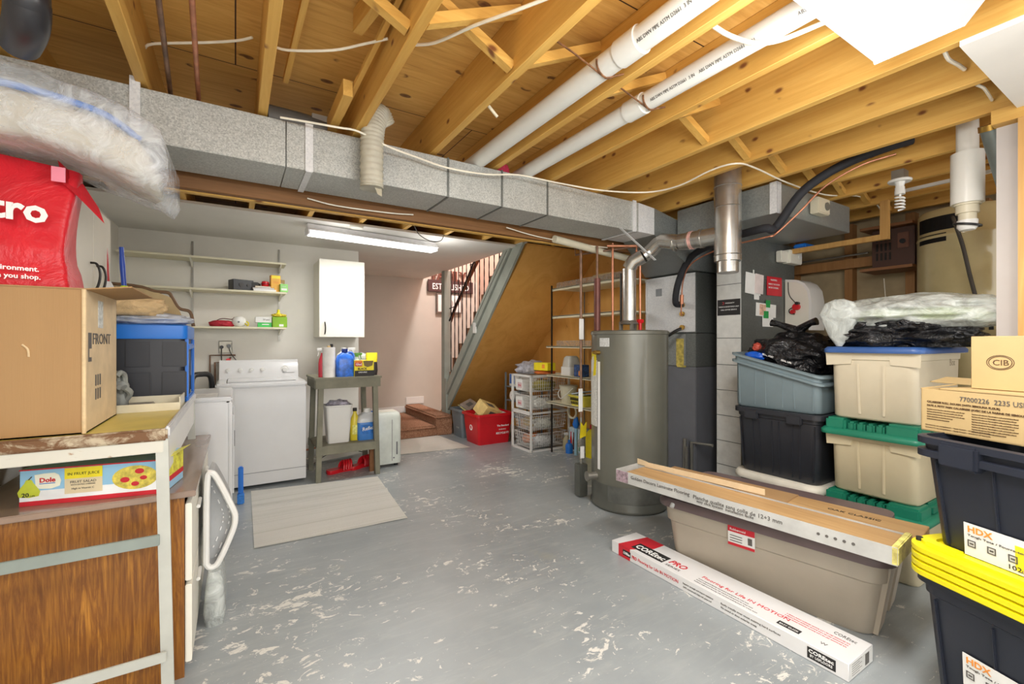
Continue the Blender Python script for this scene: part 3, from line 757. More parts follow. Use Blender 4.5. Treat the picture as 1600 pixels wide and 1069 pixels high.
b = B(); a = AC - 1.0; b.tube([onh(a, .24, .28), onh(a, .24, .36)], .03, 14); b.tube([onh(a, .24, .36), onh(a, .24, .375)], .038, 12); b.tube([onh(a - .12, .24, .32), onh(a, .24, .35)], .014, 8); b.build('drain_valve', BRASS if False else STEEL, wh)
b = B(); b.cyl((.07, -.05, 1.355), (.07, -.05, 1.42), .013); b.box(.045, .10, -.065, -.035, 1.42, 1.45, .006); b.build('red_shutoff_handle', REDP, wh)

# pipes to and from the heater
def line(name, lab, cat, pts, r, m, n=10, k=0, parts=None, group=None):
    p0 = Vector(pts[0]); b = B(); b.tube([Vector(p) - p0 for p in pts], r, n, k=k)
    o = b.build(name, m, None, loc=p0); tag(o, lab, cat, group); return o
iron = thing('vent_riser', 'red-brown insulated vertical pipe standing on the water heater top', 'pipe', (2.47, 2.70, 1.36))
b = B(); b.cyl((0, 0, 0), (0, 0, .42), .026, n=18); b.build('sleeve', PIPEBR, iron)
b = B(); b.cyl((0, 0, .42), (0, 0, .68), .009, n=12); b.build('copper_stub', OLDCOP, iron)
gp = thing('gas_pipe', 'thin brown vertical gas line with tags left of the water heater', 'pipe', (2.42, 2.84, .1))
b = B(); b.cyl((0, 0, .55), (0, 0, 1.96), .011, n=12); b.cyl((0, 0, 1.2), (0, 0, 1.22), .015); b.build('pipe', OLDCOP, gp)
b = B(); b.cyl((0, 0, .12), (0, 0, .55), .010, n=12); b.box(-.018, .018, -.02, .02, .30, .37, .006); b.cyl((0, 0, .2), (0, 0, .25), .018); b.cyl((-.03, 0, .335), (.03, 0, .335), .009); b.build('gas_valve', STEEL, gp)
b = B(); b.box(-.04, .04, -.04, .04, -.09, .17, .006); b.build('sediment_box', HEATD, gp)
b = B(); b.box(-.045, .0, -.022, -.019, .60, .79, .002); b.build('paper_tag', PAPER, gp)
b = B(); b.box(-.045, .005, -.03, -.027, 1.19, 1.36, .002); b.build('paper_tag', PAPER, gp)
b = B(); b.box(-.035, .01, -.032, -.029, .22, .32, .002); b.build('paper_tag', PAPER, gp)
b = B(); b.face([(-.03, -.02, .38), (.03, -.03, .40), (.035, -.03, .52), (.01, -.02, .48), (-.02, -.02, .52)]); bmesh.ops.solidify(b.bm, geom=b.bm.faces[:], thickness=.002); b.build('yellow_tag', INKY, gp)
line('copper_pipe', 'copper pipe looping under the beam above the grey water heater', 'pipe',
     [pd(899, 368, 3.75), pd(899, 398, 3.75), pd(985, 386, 3.6), pd(1000, 385, 3.6)], .009, OLDCOP)
line('copper_pipe', 'copper riser beside the flue pipe with the red shutoff handle', 'pipe',
     [(2.724, 2.484, 1.45), (2.724, 2.484, 1.9), (2.70, 2.50, 1.99), (2.70, 2.50, 2.03), (2.5, 2.62, 2.03)], .0095, COPPER)
line('copper_pipe', 'short copper riser left of the flue bend', 'pipe',
     [(2.60, 2.66, 1.36), (2.60, 2.66, 2.07)], .0095, COPPER)
bv = thing('pipe_valve', 'brass pipe valve on the copper line under the beam', 'valve', pd(932, 390, 3.7))
b = B(); b.tube([(-.04, 0, 0), (.04, 0, 0)], .017, 12); b.cyl((0, 0, 0), (0, 0, .035), .008); b.build('body', BRASS, bv)
b = B(); b.cyl((0, 0, .035), (0, 0, .042), .02); b.build('handwheel', BRASS, bv)
# left overhead copper pipes
line('copper_pipe', 'grey tarnished vertical-looking pipe run between the left joists', 'pipe', [pz(244, -30, 2.36), pz(267, 150, 2.36)], .009, OLDCOP)
line('copper_pipe', 'bright copper pipe run between the left joists beside the grey one', 'pipe', [pz(298, -30, 2.36), pz(311, 162, 2.36)], .009, COPPER)
line('copper_pipe', 'red painted copper pipe crossing the left joists at the top edge', 'pipe', [(-.9, .62, 2.42), (.09, .74, 2.46)], .010, mat('red_painted_copper', (150, 56, 44), .4, .3, var=.2, vs=20))
# white drain pipes with couplings
def drain(x, y0, y1, z, r, lab, yc, ywr):
    t = thing('drain_pipe', lab, 'pipe', (x, y0, z))
    b = B(); b.tube([(0, 0, 0), (0, y1 - y0, 0)], r, 28); b.build('pipe', PVC, t)
    b = B(); b.tube([(0, yc - y0 - .05, 0), (0, yc - y0 - .048, 0), (0, yc - y0 + .05, 0)], r + .006, 28); b.build('coupling', PVC, t)
    b = B(); y = ywr - y0
    pts = [(r * 1.08 * math.sin(a), y, -r * 1.08 * math.cos(a)) for a in [k * .35 for k in range(-5, 6)]]
    b.tube(pts, .004, 6); b.tube([(.0, y, -r * 1.1), (-.14, y + .03, .02), (-.24, y + .06, .07)], .004, 6); b.tube([(0, y, -r * 1.1), (.075, y - .02, -.02)], .004, 6)
    b.build('hanger_chain', mat('rusty_chain', (120, 84, 56), .7, .5, var=.3, vs=60), t)
    a = R(-62); d = Vector((-math.cos(a), 0, math.sin(a)))
    return t
d1 = drain(1.225, -.6, 2.7, 2.345, .045, 'first white plastic drain pipe, hung from chain between joists nearer the hose', 1.16, 1.29)
d2 = drain(1.565, -.3, 2.7, 2.345, .041, 'second white plastic drain pipe, further right between two joists', 1.45, 1.37)
for t, y0, ys, r in ((d1, -.6, (.72, .98), .045), (d2, -.3, (.62, .98, 1.22), .041)):
    for y in ys:
        # print runs along the pipe, on the lower camera-side quarter
        n = Vector((-.80, 0, -.60)); xa = Vector((0, -1, 0)); ya = n.cross(xa)
        txt('ABS DWV PIPE ASTM D2661  3 IN', n * (r + .0008) + Vector((0, y - y0 + .12, 0)) - ya * .006, xa, ya, .012, INKG, t, w=.22, h=.012)
# white flexible hose
hz = thing('flexible_hose', 'white ribbed flexible hose hanging down in front of the duct', 'hose', (.577, 2.262, 2.05))
b = B(); secs = []
cp = smooth_path([Vector((.075, .04, .33)), Vector((.045, .02, .365)), Vector((.01, .0, .30)), Vector((0, 0, .18)), Vector((0, 0, .0)), Vector((0.0, 0, -.02))], 20)
rs = [.0545 + .003 * math.sin(i * 2.0) for i in range(len(cp))]
b.tube(cp, rs, 26, caps=False)
bmesh.ops.solidify(b.bm, geom=b.bm.faces[:], thickness=.003)
b.build('hose', mat('ivory_ribbed_vinyl', (234, 230, 214), .45, var=.04, vs=20), hz, sharp=70)
b = B(); b.face([(-.02, -.046, .03), (.04, -.03, .0), (.045, -.02, -.055), (.02, -.03, -.05)]); bmesh.ops.solidify(b.bm, geom=b.bm.faces[:], thickness=.002); b.build('torn_flap', PVCO, hz)
# grey dryer vent tube over the duct and items between joists
b = B(); b.tube([(.12, 2.46, 2.36), (.3, 2.50, 2.375), (.42, 2.5, 2.36)], .055, 14, k=4); tag(b.build('foil_vent_tube', mat('dull_foil', (96, 94, 90), .6, .3)), 'dull foil tube lying on top of the duct between two joists', 'tube')
b = B(); b.box(.33, .41, 2.46, 2.56, 2.33, 2.43); tag(b.build('junction_box', mat('aged_steel_box', (150, 146, 138), .6, .3)), 'metal junction box fixed under the subfloor above the duct', 'junction box')
b = B(); b.tube([(.56, .98, 2.50), (.90, .98, 2.50)], .038, 14); tag(b.build('vent_stub', PVC), 'white round vent pipe stub between joists near the upper centre', 'pipe')
b = B(); b.tube([(.925, 1.8, 2.40), (1.02, 1.78, 2.30)], .007, 8); tag(b.build('pvc_rod', PVCO), 'short white rod sticking out beside the joist above the duct', 'rod')
blob('pink_insulation', crinkle('pink_fibreglass', (206, 60, 90), .9, 12, .8), None, .12, .10, .07, 3, loc=(1.45, 2.5, 2.35)); tag(bpy.data.objects['pink_insulation'], 'bright pink insulation scrap tucked above the duct', 'insulation')
# black drain stack top left
bs = thing('drain_stack', 'thick black drain pipe dropping between joists in the upper left corner', 'pipe', (-.487, 1.741, 2.17))
b = B(); b.tube([(0, 0, .38), (0, 0, .07), (0, .01, .03), (-.01, .04, .0), (-.03, .09, -.01), (-.06, .16, -.01)], .048, 24, k=4); b.build('pipe', ABS, bs)
b = B(); b.tube([(0, 0, .10), (0, 0, .18)], .054, 24); b.build('coupling', ABS, bs)
b = B(); b.tube([(0, 0, .27), (0, 0, .38)], .05, 24); b.build('foil_wrap', GALVL, bs)

# black insulated refrigerant line with copper line
line('refrigerant_line', 'thick black foam covered pipe sweeping from furnace up to the joists', 'pipe',
     [(3.37, 2.60, 1.60), (3.27, 2.58, 1.62), (3.24, 2.52, 1.80), (3.22, 2.38, 1.98), (3.12, 2.08, 2.03), (3.05, 1.90, 2.03), (2.93, 1.62, 2.01), pd(1212, 355, 2.95), pd(1250, 303, 2.85), pd(1290, 272, 2.8), pd(1335, 249, 2.72), pd(1385, 230, 2.62), pd(1425, 218, 2.58)], .027, BLACKF, 14, 5)
line('copper_pipe', 'slim copper line following underneath the black foam pipe', 'pipe',
     [(3.38, 2.60, 1.52), (3.32, 2.56, 1.51), (3.30, 2.54, 1.62), (3.27, 2.50, 1.80), (3.2, 2.36, 1.92), (3.1, 2.05, 1.97), (2.95, 1.62, 1.955), pd(1212, 365, 2.93), pd(1250, 330, 2.85), pd(1290, 290, 2.8), pd(1345, 258, 2.72), pd(1400, 240, 2.62)], .006, COPPER, 8, 5)
b = B(); b.tube([(3.30, 2.54, 1.60), (3.295, 2.535, 1.68)], .017, 12); tag(b.build('copper_filter', COPPER), 'copper filter drum on the slim line by the furnace', 'filter')
# cables
line('white_cable', 'white cable snaking along the duct top and under the joists', 'cable',
     [pd(438, 183, 2.05), pd(480, 190, 2.08), pd(530, 199, 2.12), pd(560, 205, 2.16), pd(605, 228, 2.24), pd(650, 245, 2.36), pd(700, 262, 2.46), pd(760, 272, 2.58), pd(810, 273, 2.66), pd(870, 285, 2.78), pd(940, 297, 2.9), pd(1010, 300, 2.95), pd(1060, 290, 2.82), pd(1110, 266, 2.62), pd(1150, 255, 2.5), pd(1180, 262, 2.62), pd(1230, 285, 2.9), pd(1290, 304, 3.2), pd(1340, 306, 3.4), pd(1368, 318, 3.5), pd(1378, 335, 3.55), pd(1374, 358, 3.6)], .005, WIREW, 8, 5)
line('white_cable', 'white cable crossing between the two joists above the duct strap', 'cable', [pz(225, 76, 2.45), pz(240, 68, 2.45), pz(320, 66, 2.46), pz(370, 63, 2.46), pz(394, 58, 2.46)], .005, WIREW, 8, 4)
line('white_cable', 'white cable sagging across the bay left of the flexible hose', 'cable', [pz(424, 70, 2.44), pz(450, 78, 2.42), pz(520, 78, 2.42), pz(570, 68, 2.43), pz(606, 60, 2.44)], .005, WIREW, 8, 4)
line('white_cable', 'white cable running up right from the slanting brace to the frame edge', 'cable', [pz(641, 70, 2.44), pz(680, 66, 2.42), pz(740, 40, 2.40), pz(800, 18, 2.38), pz(860, -5, 2.38)], .006, WIREW, 8, 4)
line('white_cable', 'white twin cable looping from the joist to the lit ceiling fixture', 'cable', [pz(1112, 38, 2.33), pz(1140, 55, 2.31), pz(1180, 67, 2.30), pz(1220, 62, 2.30), pz(1275, 40, 2.31), pz(1330, 15, 2.33)], .008, WIREW, 8, 4)
line('cable_end', 'ivory cable end sticking out of a joist near the ceiling panel', 'cable', [pz(1475, 78, 2.36), pz(1482, 92, 2.35), pz(1496, 100, 2.36), pz(1507, 108, 2.37)], .007, WIREW, 8, 3)
line('cable_end', 'ivory cable end lower down near the ceiling panel corner', 'cable', [pz(1526, 132, 2.36), pz(1537, 137, 2.35), pz(1545, 148, 2.35), pz(1550, 156, 2.36)], .006, WIREW, 8, 3)
line('dark_cable', 'dark wire loop hanging by the laundry ceiling edge', 'cable', [pz(646, 350, 2.26), pz(655, 366, 2.22), pz(672, 376, 2.20), pz(688, 376, 2.21), pz(694, 367, 2.24)], .004, WIREG, 6, 4)
line('white_cable', 'thin cable sagging along the beam under the duct', 'cable', [(.34, 2.72, 2.07), (.5, 2.71, 2.05), (.8, 2.71, 2.055), (.95, 2.72, 2.07)], .004, WIREW, 6, 4)
line('white_cable', 'thin cable drooping along the beam toward the water heater', 'cable', [(1.62, 2.70, 2.075), (1.9, 2.72, 2.05), (2.3, 2.72, 2.04), (2.6, 2.72, 2.045)], .004, WIREW, 6, 4)
b = B(); b.tube([(2.04, 2.70, 2.045), (2.6, 2.76, 2.015), (3.05, 2.78, 1.98)], .028, 16); tag(b.build('drain_pipe', PVCO), 'ivory plastic pipe running under the duct along the beam', 'pipe')
line('conduit', 'thin grey conduit running right along the stud rail', 'conduit', [(4.58, 2.9, 2.02), (4.58, 1.65, 2.03)], .009, STEEL, 8)
line('white_cable', 'pair of thin cables dropping along the stud below the brown metal box', 'cable', [(4.60, 1.55, 1.8), (4.6, 1.53, 1.5), (4.6, 1.54, 1.2)], .004, WIREW, 6)
b = B(); b.bar((3.9, 1.25, 2.306), (3.9, .5, 2.306), .02, .02)
tag(b.build('white_pipe_run', PVC), 'long thin white pipe under the joists above the cream tank', 'pipe')

# vertical white pipe and sleeve at the right, grey pipe beside it
vp = thing('cleanout_pipe', 'white vertical plastic pipe with wide sleeve in front of the cream tank', 'pipe', (3.2, .73, 1.86))
b = B(); b.cyl((0, 0, .35), (0, 0, .62), .043, n=24); b.build('upper_pipe', PVC, vp)
b = B(); b.cyl((0, 0, .12), (0, 0, .38), .064, n=28); b.build('sleeve', PVC, vp)
b = B(); b.lathe([(.045, .07), (.045, .11), (.052, .11), (.052, .13)], 24); b.lathe([(.035, .02), (.035, .07)], 24); b.build('fitting', PVCO, vp)
b = B(); b.lathe([(.0, -.02), (.03, -.015), (.04, .0), (.04, .035)], 24); b.build('end_cap', WHITE, vp)
b = B(); b.tube([(.05 * math.cos(a), .05 * math.sin(a), .012 + .012 * math.sin(a)) for a in [k * PI / 8 for k in range(17)]], .006, 8); b.build('clamp_band', BLACKP, vp)
gg = thing('downspout_pipe', 'grey slanting pipe beside the white sleeve near the partition', 'pipe', (3.10, .60, 1.9))
b = B(); b.tube([(-.03, .02, .40), (.14, -.03, .02)], .04, 20); b.build('pipe', mat('grey_green_pipe', (120, 128, 124), .5, .3), gg)
b = B(); b.tube([(-.035, .02, .41), (-.025, .02, .385)], .044, 20); b.build('collar', BRASS, gg)
# cream tank
ct = thing('cream_tank', 'cream coloured cylindrical water tank with power cord at right', 'water tank', (4.43, 1.02, .72))
b = B(); b.lathe([(.255, 0), (.258, .005), (.258, 1.28), (.262, 1.285), (.262, 1.30), (.258, 1.305), (.258, 1.46), (.24, 1.485), (0, 1.49)], 48); b.build('tank', CREAM, ct)
def onc(a, z, r=.26): return Vector((r * math.cos(a), r * math.sin(a), z))
ACT = math.atan2(-1.02, -4.43)
b = B()
for i in range(8):
    a0 = ACT - 1.15 + .13 * i; a1 = a0 + .13
    b.face([onc(a0, 1.33), onc(a1, 1.33), onc(a1, 1.43), onc(a0, 1.43)])
    if i < 6: b.face([onc(a0, 1.25), onc(a1, 1.25), onc(a1, 1.31), onc(a0, 1.31)])
bmesh.ops.solidify(b.bm, geom=b.bm.faces[:], thickness=.001); b.build('black_label', INK, ct)
b = B(); b.tube([onc(ACT - .25, 1.40, .262), onc(ACT - .2, 1.38, .29), onc(ACT - .05, 1.2, .285), onc(ACT + .1, .95, .28), onc(ACT + .35, .6, .28), onc(ACT + .6, .3, .285), onc(ACT + .7, .12, .31)], .011, 8, k=5); b.build('power_cord', WIREG, ct)
b = B(); b.box(-.3, .3, -.28, .28, -.03, 0); 
for sx in (-.26, .26):
    for sy in (-.24, .24): b.box(sx - .03, sx + .03, sy - .03, sy + .03, -.72, -.03)
tag(b.build('tank_stand', OLDSTUD, None, (4.43, 1.02, .7199)), 'timber stand under the cream tank', 'stand')
# brown vented metal box between two shelf boards
for (z, lab) in ((2.175, 'upper brown shelf board above the vented brown metal box'), (1.842, 'lower brown shelf board under the vented brown metal box')):
    b = B(); b.box(4.36, 4.66, 1.295, 1.63, z, z + .022); tag(b.build('shelf_board', PLYSHELF), lab, 'shelf')
mb = thing('electrical_box', 'dark brown vented metal box between two brown shelf boards', 'electrical box', (4.42, 1.57, 1.864), -PI / 2)
BRM = mat('chocolate_enamel', (84, 60, 52), .45, .3, var=.05)
b = B(); b.box(0, .27, 0, .24, 0, .305, .006); b.build('case', BRM, mb)
b = B()
for i in range(4):
    for k in range(3): b.box(.03 + .028 * i, .043 + .028 * i, -.006, 0, .06 + .075 * k, .12 + .075 * k, .002)
b.build('louvres', DKMETAL, mb)
b = B(); b.box(.17, .24, -.01, 0, .14, .26, .003); b.build('switch_plate', mat('dull_copper_plate', (120, 84, 70), .4, .5), mb)
b = B(); b.cyl((.205, -.01, .19), (.205, -.03, .19), .018); b.build('knob', BLACKP, mb)
# cfl socket
cf = thing('bulb_socket', 'porcelain lamp socket with an unlit spiral bulb under the joists', 'lamp', (*pd(1406, 283, 2.75)[:2], 2.25))
b = B(); b.lathe([(.055, .0), (.06, .008), (.058, .014), (.03, .02)], 24); b.build('socket_plate', WHITE, cf)
b = B(); b.box(-.04, .04, -.03, .03, .015, .07); b.build('outlet_box', STEEL, cf)
b = B(); b.lathe([(.024, -.05), (.024, -.03), (.02, -.028), (.026, 0)], 20); b.lathe([(.026, -.075), (.026, -.05)], 20); b.build('lamp_base', WHITE, cf)
b = B(); b.tube([(.022 * math.cos(t * .7), .022 * math.sin(t * .7), -.085 - t * .0022) for t in range(0, 38)], .0055, 8); b.tube([(.0, 0, -.07), (.01, 0, -.1)], .006, 8); b.build('spiral_tube', GLASSY, cf)
# small panel box by the partition, orange strip and blue item
sb = thing('outlet_box', 'cream wall box with small black switch by the partition', 'outlet box', (*pd(1528, 530, 2.62)[:2], 1.25), -PI / 2)
b = B(); b.box(0, .14, 0, .06, 0, .17, .004); b.build('case', CREAM, sb)
b = B(); b.box(.045, .065, -.004, 0, .09, .12); b.build('switch', BLACKP, sb)
b = B(); b.box(4.1, 4.3, 1.92, 2.02, 2.07, 2.11, .01); tag(b.build('blue_tray', BLUEP), 'small blue object on the hanger rail beside the duct', 'tray')
for z0, z1 in ((1.55, 1.78), (1.85, 2.03)):
    b = B(); b.box(4.12, 4.2, .70, .76, z0, z1); tag(b.build('wood_offcut', JOIST), 'orange-brown wood piece %s between tank and partition' % ('lower' if z0 < 1.8 else 'upper'), 'wood piece')

# light fixtures
lf = thing('ceiling_light', 'lit white wraparound fluorescent fixture on the joists at top right', 'ceiling light', (.70, .557, 2.25))
b = B(); b.box(0, 1.22, -.18, .13, .055, .069, .004); b.build('housing', FIXW, lf)
b = B(); b.prism([(-.16, .055), (-.112, .0), (.113, 0.0), (.125, .055)], 'X', .004, 1.212); b.build('diffuser', DIFF, lf)
b = B(); b.prism([(-.163, .055), (-.114, -.003), (.116, -.003), (.128, .055)], 'X', 1.212, 1.218); b.build('end_cap', FIXW, lf)
b = B(); b.prism([(-.163, .055), (-.114, -.003), (.116, -.003), (.128, .055)], 'X', -.002, .004); b.build('end_cap', FIXW, lf)
s1 = thing('shop_light', 'lit long fluorescent shop light on the laundry ceiling', 'ceiling light', (1.14, 4.30, 2.2), math.atan2(.135, 1.238))
b = B(); b.box(-.62, .62, -.035, .035, .055, .095, .004); b.build('housing', FIXW, s1)
b = B(); b.prism([(-.085, .03), (-.035, .06), (.035, .06), (.085, .03), (.083, .028), (.033, .056), (-.033, .056), (-.083, .028)], 'X', -.62, .62)
b.build('reflector', FIXW, s1)
for y in (-.04, .04):
    b = B(); b.tube([(-.6, y, .014), (.6, y, .014)], .018, 14); b.build('tube', TUBE, s1)
for x in (-.62, .605):
    b = B(); b.box(x, x + .015, -.06, .06, -.0, .06, .002); b.build('end_plate', FIXW, s1)
sd = thing('smoke_detector', 'small round white detector on the laundry ceiling', 'detector', (*pz(557, 354, 2.29)[:2], 2.298))
b = B(); b.lathe([(.05, -.022), (.058, -.012), (.058, 0)], 24); b.build('case', OFFW, sd)
du = B(); du.tube([(.95, 4.0, 2.44), (.95, 4.0, 2.36)], .06, 20); tag(du.build('duct_boot', PVC), 'white round duct end above the laundry ceiling edge', 'duct boot')

# camera, lamps and added fill lights
cam = bpy.data.cameras.new('camera'); co = bpy.data.objects.new('camera', cam); COL.objects.link(co)
cam.sensor_width = 36; cam.lens = 36 * 700 / 1600; cam.clip_start = .05
co.location = (0, 0, CAM_H); co.rotation_euler = (PI / 2, 0, -YAW)
bpy.context.scene.camera = co
def area(name, loc, size, size_y, power, rot=(0, 0, 0), col=(1, .985, .96)):
    l = bpy.data.lights.new(name, 'AREA'); l.shape = 'RECTANGLE'; l.size = size; l.size_y = size_y; l.energy = power; l.color = col
    o = bpy.data.objects.new(name, l); COL.objects.link(o); o.location = loc; o.rotation_euler = rot; return o
def bulb(name, loc, power, rad=.12, col=(1, .985, .96)):  # soft point fill, stands for no real bulb
    l = bpy.data.lights.new(name, 'POINT'); l.shadow_soft_size = rad; l.energy = power; l.color = col
    o = bpy.data.objects.new(name, l); COL.objects.link(o); o.location = loc; return o
bulb('fill_workroom_a', (1.0, .55, 2.02), 11); bulb('fill_workroom_b', (1.6, .55, 2.02), 11)  # fill points added below the fixture to brighten joists and walls
bulb('fill_rear_a', (-.3, -1.1, 1.95), 16); bulb('fill_rear_b', (.4, -1.1, 1.95), 16)  # fill points added behind the viewer, no lamp known there
bulb('fill_laundry_a', (.8, 4.1, 2.05), 2); bulb('fill_laundry_b', (1.75, 4.2, 2.05), 3)  # fill points added below the shop light
area('lamp_workroom', (1.31, .55, 2.24), 1.18, .2, 22)
area('lamp_laundry', (1.14, 4.30, 2.15), 1.2, .16, 12, (0, 0, math.atan2(.135, 1.238)))
area('fill_upstairs', (3.1, 5.6, 4.18), .3, .3, 70, col=(1, .93, .9))  # unseen light added upstairs for the stairwell walls
# unseen fixture added behind the viewer to brighten the room
rear_fill = thing('ceiling_light', 'added unseen fluorescent fixture behind the viewer for fill light', 'ceiling light', (-.6, -1.1, 2.25))
b = B(); b.box(0, 1.22, -.15, .15, .055, .069, .004); b.build('housing', FIXW, rear_fill)
b = B(); b.prism([(-.14, .055), (-.10, .0), (.10, 0.0), (.14, .055)], 'X', .004, 1.212); b.build('diffuser', DIFF, rear_fill)
area('fill_rear', (0, -1.1, 2.24), 1.18, .2, 20)  # fill light of the added rear fixture
w = bpy.data.worlds.new('world'); bpy.context.scene.world = w; w.use_nodes = True
w.node_tree.nodes['Background'].inputs[0].default_value = (1, .985, .96, 1); w.node_tree.nodes['Background'].inputs[1].default_value = 1.7
vs = bpy.context.scene.view_settings; vs.view_transform = 'Standard'; vs.look = 'None'; vs.gamma = 1; vs.exposure = .66; vs.use_curve_mapping = False
bpy.context.scene.cycles.max_bounces = 8
bpy.context.scene.cycles.use_denoising = True
# ================= left side and laundry corner =================
def carton(name, lab, cat, loc, L, W, Hh, m, rz=0, group=None, band=None, bandm=None, text=None, tm=None, ts=None):
    """small printed carton: body with tuck-flap lines, printed panel and lettering; base-centre origin"""
    t = thing(name, lab, cat, loc, rz, group)
    b = B(); b.box(-L / 2, L / 2, -W / 2, W / 2, 0, Hh, min(.003, Hh * .03), seg=1); b.build('carton', m, t)
    if band:
        x0, x1, z0, z1 = band
        plate((-L / 2 + x0 * L, -W / 2 - .0002, z0 * Hh), FX, FZ, (x1 - x0) * L, (z1 - z0) * Hh, bandm, t, 'printed_panel')
    if text: txt(text, (-L / 2 + L * (ts[0] if ts else .15), -W / 2 - .0022, Hh * (ts[1] if ts else .4)), FX, FZ, .02, tm or INK, t, w=L * (ts[2] if ts else .6))
    return t
# --- dresser
dr = thing('dresser', 'old dresser with walnut print side and white front below the metal table', 'dresser', (-.45, 2.66, 0))
def dl(x0, x1, y0, y1, z0, z1, nm, m, bev=.002, p=dr, o=(-.45, 2.66, 0)):
    b = B(); b.box(x0 - o[0], x1 - o[0], y0 - o[1], y1 - o[1], z0 - o[2], z1 - o[2], bev); return b.build(nm, m, p)
dl(-.76, -.165, 2.095, 2.115, 0, .685, 'side_panel', GRAIN, 0)
dl(-.76, -.165, 3.26, 3.28, 0, .685, 'side_panel', GRAIN, 0)
dl(-.76, -.74, 2.115, 3.26, .0, .685, 'back_panel', GRAIN, 0)
dl(-.74, -.165, 2.115, 3.26, .03, .05, 'bottom_board', GRAIN, 0)
dl(-.78, -.128, 2.075, 3.29, .685, .708, 'top', TOPLAM, .003)
for i, z in enumerate((.05, .36)):
    for y0, y1 in ((2.10, 2.68), (2.69, 3.27)):
        d_ = dl(-.163, -.142, y0, y1, z, z + .295, 'drawer', OFFW, .003)
        b = B(); b.box(-.142 + .45, -.128 + .45, (y0 + y1) / 2 - .06 - 2.66, (y0 + y1) / 2 + .06 - 2.66, z + .2, z + .215, .003); b.build('handle', WHITE, d_)
# --- metal table
tb = thing('metal_table', 'old rusty-rimmed metal table with mustard top standing over the dresser', 'table', (-.53, 2.56, 0))
TO = (-.53, 2.56, 0)
def tl(*a, **k): return dl(*a, p=tb, o=TO, **k)
tl(-.86, -.205, 1.975, 3.2, .945, .960, 'tabletop', MUSTARD)
tl(-.86, -.203, 1.965, 1.985, .926, .968, 'rim', RUSTLIP, bev=.006)
tl(-.212, -.198, 1.985, 3.2, .935, .972, 'rim', GALVL, bev=.004)
tl(-.86, -.215, 1.975, 1.985, .884, .927, 'apron', RUSTY)
tl(-.216, -.206, 1.99, 3.19, .80, .935, 'apron', WHITE)
for (x, y) in ((-.22, 1.985), (-.85, 1.985), (-.22, 3.18), (-.85, 3.18)):
    b = B(); s = 1 if x > -.5 else -1
    b.bar((x - TO[0], y - TO[1], .93), (x + .018 * s - TO[0], y - TO[1], 0), .014, .036, up=(1, 0, 0), bev=.001); b.bar((x - TO[0] - .014 * s, y + .01 - TO[1], .93), (x + .018 * s - TO[0] - .014 * s, y + .01 - TO[1], 0), .03, .003, up=(1, 0, 0))
    b.build('leg', LEGM, tb)
tl(-.85, -.225, 1.968, 1.978, .562, .60, 'crossbar', LEGG, bev=.002)
tl(-.85, -.205, 1.960, 1.970, .155, .19, 'crossbar', LEGM, bev=.002)
tl(-.22, -.206, 1.99, 3.18, .155, .19, 'crossbar', LEGM, bev=.002)
# --- fruit salad carton
db = thing('fruit_cup_carton', 'Long sky-blue fruit salad carton on the dresser below the metal table'.lower(), 'carton', (-.405, 2.235, .7085), R(-11))
PRB = mat('carton_sky_blue', (150, 200, 232), .4, var=.02)
b = B(); b.box(-.205, .205, -.1, .1, 0, .125, .002, seg=1); b.build('carton', PRB, db)
b = B(); b.box(-.2055, .2055, -.1012, -.1, 0, .016); b.box(-.2055, .2055, -.1012, -.1, .121, .1255); b.build('red_band', INKR, db)
b = B(); b.box(-.205, .205, -.1008, -.1, .016, .05); b.build('white_band', mat('carton_white', (236, 240, 244), .4), db)
plate((-.085, -.1012, .082), FX, FZ, .105, .038, INKY, db, 'yellow_panel'); plate((-.085, -.1012, .030), FX, FZ, .105, .052, mat('carton_straw', (222, 206, 170), .5), db, 'straw_panel')
txt('IN FRUIT JUICE', (-.077, -.1025, .094), FX, FZ, .02, mat('olive_ink', (70, 74, 24), .6), db, w=.088)
txt('FRUIT SALAD', (-.070, -.1025, .066), FX, FZ, .02, INKG, db, w=.072)
txt('WITH EXTRA CHERRIES', (-.068, -.1025, .058), FX, FZ, .01, INKG, db, w=.068)
txt('High in Vitamin C', (-.066, -.1025, .044), FX, FZ, .01, INKG, db, w=.062)
b = B(); b.prism([(-.165, .105), (-.162, .062), (-.15, .056), (-.12, .054), (-.098, .062), (-.094, .08), (-.10, .10), (-.112, .108), (-.14, .108)], 'Y', -.1018, -.101); b.build('leaf_badge', mat('badge_cream', (240, 240, 220), .5), db)
txt('Dole', (-.152, -.103, .078), FX, FZ, .03, INKR, db, w=.042, bold=.03)
b = B(); b.box(-.152, -.11, -.103, -.102, .072, .0745); b.build('badge_underline', INKBL, db)
b = B(); b.lathe([(.0, 0), (.026, .004), (.03, .02), (.022, .036), (.012, .05), (.008, .06), (0, .064)], 24, sy=.06); o = b.build('pear_print', mat('pear_green', (196, 206, 60), .5, var=.1), db); o.location = (-.180, -.1015, .028)
b = B(); b.tube([(-.18, -.1025, .09), (-.172, -.1025, .10)], .0015, 6); b.build('pear_stalk', INKB, db)
txt('20', (-.198, -.1035, .032), FX, FZ, .03, INK, db, w=.019, bold=.02); txt('CUPS', (-.178, -.1035, .032), FX, FZ, .01, INK, db, w=.014)
b = B(); b.sphere((0, 0, 0), 1, 32, 12, sc=(.068, .001, .043)); o = b.build('fruit_bowl_print', mat('bowl_print', (214, 196, 84), .5, var=.2, vs=40), db); o.location = (.115, -.1012, .068)
b = B()
for x, z, r in ((.085, .062, .014), (.115, .045, .012), (.128, .09, .014), (.14, .065, .011)): b.sphere((x, -.1022, z), 1, 16, 8, sc=(r, .0008, r * .7))
b.build('cherry_print', INKR, db)
